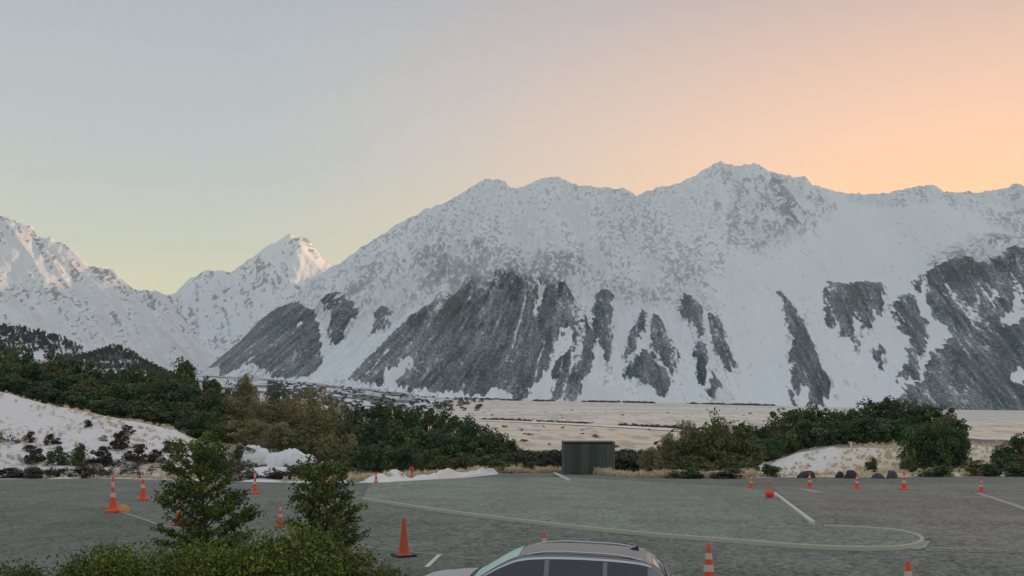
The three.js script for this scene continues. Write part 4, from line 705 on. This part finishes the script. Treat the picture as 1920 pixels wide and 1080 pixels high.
// ---------------------------------------------------------------- shed, posts
{
  const a = spot(1056, 889), b = spot(1153, 893), d = 80, u = d / FOCAL, x0 = (1056 - 960) * u, x1 = (1153 - 960) * u, w = x1 - x0, y = land((x0 + x1) / 2, d) - 0.1, h = EYE - (829 - ROW) * u - y, dp = 2.4;
  const o = thing('storage_shed', 'dark green ribbed storage shed at the far edge of the car park', 'shed'), wallM = [mat([0.080, 0.105, 0.092], 0.75), mat([0.060, 0.080, 0.076], 0.75), mat([0.098, 0.115, 0.098], 0.75)], trim = mat([0.12, 0.135, 0.125], 0.7);
  const box = (sx, sy, sz, x, yy, z) => { const g = new RoundedBoxGeometry(sx, sy, sz, 1, Math.min(0.012, sx / 3, sy / 3, sz / 3)); g.translate(x, yy, z); return g; };
  part('core', box(w - 0.16, h - 0.12, dp - 0.16, 0, (h - 0.12) / 2, 0), wallM[1], o);
  for (const sx of [-1, 1]) for (const sz of [-1, 1]) part('corner_post', box(0.10, h - 0.06, 0.10, sx * (w / 2 - 0.05), (h - 0.06) / 2, sz * (dp / 2 - 0.05)), trim, o);
  const n = 6, pw = (w - 0.22) / n;
  for (let i = 0; i < n; i++) { // ribbed front panels
    const ribs = [box(pw - 0.012, h - 0.18, 0.03, 0, (h - 0.18) / 2 + 0.04, 0)];
    for (let k = 0; k < 4; k++) ribs.push(box(pw / 9, h - 0.2, 0.035, -pw / 2 + pw * (k + 0.5) / 4, (h - 0.18) / 2 + 0.04, 0.026));
    const g = mergeGeometries(ribs); g.translate(-w / 2 + 0.11 + pw * (i + 0.5), 0, dp / 2 - 0.062); part('front_panel', g, wallM[[0, 1, 2, 1, 0, 2][i]], o);
  }
  for (const s of [-1, 1]) for (let i = 0; i < 3; i++) { const g = box(0.03, h - 0.18, (dp - 0.22) / 3 - 0.012, s * (w / 2 - 0.062), (h - 0.18) / 2 + 0.04, -dp / 2 + 0.11 + (dp - 0.22) / 3 * (i + 0.5)); part('side_panel', g, wallM[i % 3], o); }
  part('roof', box(w + 0.06, 0.07, dp + 0.06, 0, h - 0.025, 0), mat([0.035, 0.038, 0.042], 0.6), o);
  part('door_handle', box(0.03, 0.3, 0.04, 0.05, 1.1, dp / 2 - 0.01), trim, o);
  o.position.set((x0 + x1) / 2, y, -d - dp / 2);
  const p = spot(1210, 884), q = thing('sign_post', 'small grey post with a dark board right of the shed', 'post'), pg = new THREE.CylinderGeometry(0.04, 0.045, 1.3, 10); pg.translate(0, 0.65, 0); part('pole', pg, mat([0.22, 0.24, 0.24], 0.6, { metalness: 0.4 }), q);
  const bg = new RoundedBoxGeometry(0.34, 0.9, 0.05, 1, 0.012); bg.translate(0.14, 0.85, -0.06); part('board', bg, mat([0.05, 0.055, 0.06], 0.7), q); q.position.set(p.x, p.y - 0.03, p.z);
  const t = spot(1596, 842), v = thing('marker_post', 'tiny white marker post on top of the snowy mound', 'post'), vg = new THREE.CylinderGeometry(0.06, 0.07, 0.6, 8); vg.translate(0, 0.3, 0); part('pole', vg, mat([0.75, 0.75, 0.74], 0.7), v); const vc = new THREE.SphereGeometry(0.09, 10, 8); vc.translate(0, 0.62, 0); part('cap', vc, mat([0.7, 0.7, 0.66], 0.7), v); v.position.set(t.x, t.y - 0.03, t.z);
}

// ---------------------------------------------------------------- the parked car
{
  const S = [ // along, belt height, belt half width, roof edge height, roof edge half width, roof middle height
    [0.00, 0.52, 0.62, 0.60, 0.52, 0.62], [0.06, 0.68, 0.76, 0.80, 0.62, 0.84], [0.30, 0.83, 0.85, 0.99, 0.72, 1.03], [0.80, 0.92, 0.90, 1.07, 0.75, 1.12], [1.22, 0.98, 0.915, 1.11, 0.75, 1.165], [1.42, 1.0, 0.92, 1.21, 0.72, 1.265], [1.75, 1.01, 0.92, 1.405, 0.66, 1.465],
    [2.02, 1.02, 0.92, 1.52, 0.62, 1.58], [2.35, 1.025, 0.92, 1.565, 0.61, 1.625], [2.80, 1.035, 0.92, 1.575, 0.61, 1.635], [3.30, 1.045, 0.915, 1.56, 0.605, 1.62], [3.75, 1.06, 0.905, 1.525, 0.60, 1.585], [4.08, 1.07, 0.895, 1.46, 0.60, 1.515], [4.28, 1.07, 0.88, 1.31, 0.63, 1.36], [4.42, 1.05, 0.85, 1.12, 0.66, 1.15], [4.52, 0.88, 0.79, 0.94, 0.64, 0.96], [4.57, 0.66, 0.70, 0.72, 0.57, 0.74]];
  const at = (x, c) => { // smooth interpolation along the car
    let i = 1; while (i < S.length - 1 && x > S[i][0]) i++;
    const a = S[Math.max(0, i - 2)], b = S[i - 1], d = S[i], e = S[Math.min(S.length - 1, i + 1)], h = d[0] - b[0], t = (x - b[0]) / h, m0 = (d[c] - a[c]) / Math.max(1e-6, d[0] - a[0]) * h, m1 = (e[c] - b[c]) / Math.max(1e-6, e[0] - b[0]) * h, t2 = t * t, t3 = t2 * t;
    return (2 * t3 - 3 * t2 + 1) * b[c] + (t3 - 2 * t2 + t) * m0 + (-2 * t3 + 3 * t2) * d[c] + (t3 - t2) * m1;
  };
  const P = (x, v) => { // v: 0 sill, 1 flank, 2 belt, 3 roof edge, 4 middle of the roof
    const by = at(x, 1), bw = at(x, 2), ey = at(x, 3), ew = at(x, 4), my = at(x, 5);
    const q = [[0.26, bw * 0.94], [lerp(0.26, by, 0.55), bw * 1.02], [by, bw], [ey, ew], [my, 0]], i = Math.min(3, Math.floor(v)), t = v - i;
    if (i === 3) { const y = ey + (my - ey) * Math.sin(t * Math.PI / 2), w = ew * (1 - t); return [x, y, w]; }
    if (i === 2) { const bulge = 0.035 * Math.sin(Math.PI * t); return [x, lerp(q[2][0], q[3][0], t), lerp(q[2][1], q[3][1], t) + bulge]; }
    return [x, lerp(q[i][0], q[i + 1][0], t), lerp(q[i][1], q[i + 1][1], t)];
  };
  function patch(xa, xb, va, vb, side, lift, nx = 24, nv = 8, vary) { // a piece of the skin, lifted off it
    const pos = [], idx = [];
    for (let i = 0; i <= nx; i++) for (let j = 0; j <= nv; j++) {
      const fx = i / nx, fv = j / nv; let x = lerp(xa, xb, fx), v = lerp(va, vb, fv); if (vary) [x, v] = vary(fx, fv);
      const full = v > 4, p = full ? P(x, 8 - v) : P(x, v), w = full ? -p[2] : p[2];
      const e = 0.004, vv = full ? 8 - v : v, p1 = P(x + e, vv), p2 = P(x, Math.min(3.999, vv + 0.01)), p0 = P(x, Math.max(0, vv - 0.01));
      const tx = [p1[0] - p[0], p1[1] - p[1], p1[2] - p[2]], tv = [p2[0] - p0[0], p2[1] - p0[1], p2[2] - p0[2]], n = new THREE.Vector3(...tx).cross(new THREE.Vector3(...tv)).normalize(); if (n.y + n.z < 0) n.negate();
      pos.push(p[0] + n.x * lift, p[1] + n.y * lift, (w + (full ? -1 : 1) * n.z * lift) * side);
      if (i && j) { const q = i * (nv + 1) + j; idx.push(q - nv - 2, q - 1, q - nv - 1, q - 1, q, q - nv - 1); }
    }
    const g = new THREE.BufferGeometry(); g.setAttribute('position', new THREE.Float32BufferAttribute(pos, 3)); g.setIndex(idx); g.computeVertexNormals(); return g;
  }
  const o = thing('parked_car', 'silver grey hatchback with a frosted windscreen parked at the bottom of the picture', 'car');
  const paintM = new THREE.MeshPhysicalMaterial({ color: new THREE.Color().setRGB(0.20, 0.20, 0.205), metalness: 0.55, roughness: 0.42, clearcoat: 0.7, clearcoatRoughness: 0.18, side: THREE.DoubleSide });
  const frost = mat([0.33, 0.31, 0.295], 0.75, { side: THREE.DoubleSide }), ice = new THREE.MeshPhysicalMaterial({ color: new THREE.Color().setRGB(0.42, 0.66, 0.56), roughness: 0.5, clearcoat: 0.4, clearcoatRoughness: 0.3, side: THREE.DoubleSide });
  const glass = new THREE.MeshPhysicalMaterial({ color: new THREE.Color().setRGB(0.012, 0.016, 0.02), roughness: 0.06, clearcoat: 1, clearcoatRoughness: 0.03, side: THREE.DoubleSide }), black = mat([0.02, 0.02, 0.022], 0.6, { side: THREE.DoubleSide }), chrome = mat([0.6, 0.6, 0.62], 0.25, { metalness: 0.9, side: THREE.DoubleSide });
  const tyreM = mat([0.025, 0.025, 0.027], 0.9), rimM = mat([0.5, 0.5, 0.52], 0.35, { metalness: 0.8 });
  const bonnetM = mat([0.48, 0.46, 0.46], 0.7, { side: THREE.DoubleSide });
  part('body', patch(0, 4.57, 0, 8, 1, 0, 150, 64), paintM, o);
  part('underbody', (() => { const g = new RoundedBoxGeometry(4.2, 0.34, 1.5, 2, 0.08); g.translate(2.27, 0.36, 0); return g; })(), black, o);
  part('bonnet', patch(0.30, 1.18, 3.05, 4.95, 1, 0.007, 20, 20), bonnetM, o);
  part('roof', patch(2.06, 4.02, 3.06, 4.94, 1, 0.006, 30, 20), frost, o);
  part('windscreen', patch(1.27, 2.02, 3.04, 4.96, 1, 0.008, 20, 20), ice, o);
  part('tailgate', patch(4.425, 4.53, 3.02, 4.98, 1, 0.006, 10, 20), frost, o);
  part('rear_window', patch(4.12, 4.4, 3.1, 4.9, 1, 0.008, 14, 20), glass, o);
  for (const s of [1, -1]) {
    for (const [a, b] of [[1.5, 2.44], [2.52, 3.36], [3.43, 4.05]]) part('side_window', patch(a, b, 2.1, 2.86, s, 0.008, 18, 8), glass, o);
    part('window_trim', patch(1.45, 4.1, 2.87, 2.93, s, 0.012, 40, 2), chrome, o);
    part('roof_rail', (() => { const c = new THREE.CatmullRomCurve3([2.15, 2.5, 3.0, 3.6, 3.98].map((x, i) => { const p = P(x, 3.04); return new THREE.Vector3(p[0], p[1] + (i % 4 ? 0.035 : 0.01), p[2] * s * 0.985); })); return new THREE.TubeGeometry(c, 30, 0.013, 8); })(), chrome, o);
    part('taillight', patch(4.24, 4.5, 1.8, 2.45, s, 0.012, 10, 6), mat([0.75, 0.03, 0.02], 0.25, { side: THREE.DoubleSide }), o);
    part('headlight', patch(0.08, 0.55, 2.1, 2.75, s, 0.01, 10, 6), mat([0.6, 0.62, 0.64], 0.15, { side: THREE.DoubleSide }), o);
    part('door_handle', (() => { const g = new RoundedBoxGeometry(0.2, 0.03, 0.04, 2, 0.012); g.translate(2.3, 0.93, 0.935 * s); return g; })(), paintM, o);
    const mir = part('door_mirror', (() => { const g = new RoundedBoxGeometry(0.13, 0.15, 0.2, 3, 0.05); g.translate(1.60, 1.08, 1.03 * s); return g; })(), paintM, o);
    part('mirror_arm', (() => { const g = new RoundedBoxGeometry(0.07, 0.05, 0.16, 2, 0.02); g.translate(1.60, 1.03, 0.93 * s); return g; })(), black, mir);
    for (const x of [0.82, 3.62]) {
      const w = part('wheel', (() => { const g = new THREE.TorusGeometry(0.235, 0.09, 14, 32); g.translate(x, 0.325, 0.80 * s); return g; })(), tyreM, o);
      part('rim', (() => { const g = new THREE.CylinderGeometry(0.2, 0.2, 0.1, 24); g.rotateX(Math.PI / 2); g.translate(x, 0.325, 0.82 * s); return g; })(), rimM, w);
    }
  }
  const fin = new THREE.ConeGeometry(0.075, 0.11, 10); fin.scale(1.3, 1, 0.35); fin.rotateZ(-0.45); const fp = P(3.86, 3.999); fin.translate(fp[0], fp[1] + 0.035, 0); part('antenna_fin', fin, black, o);
  const wiper = new RoundedBoxGeometry(0.03, 0.02, 0.9, 1, 0.008); wiper.translate(1.25, 1.19, 0.1); part('wiper', wiper, black, o);
  o.position.set(-1.80, 0.0, -17.0); o.rotation.y = -0.15;
}
renderer.render(scene, camera);
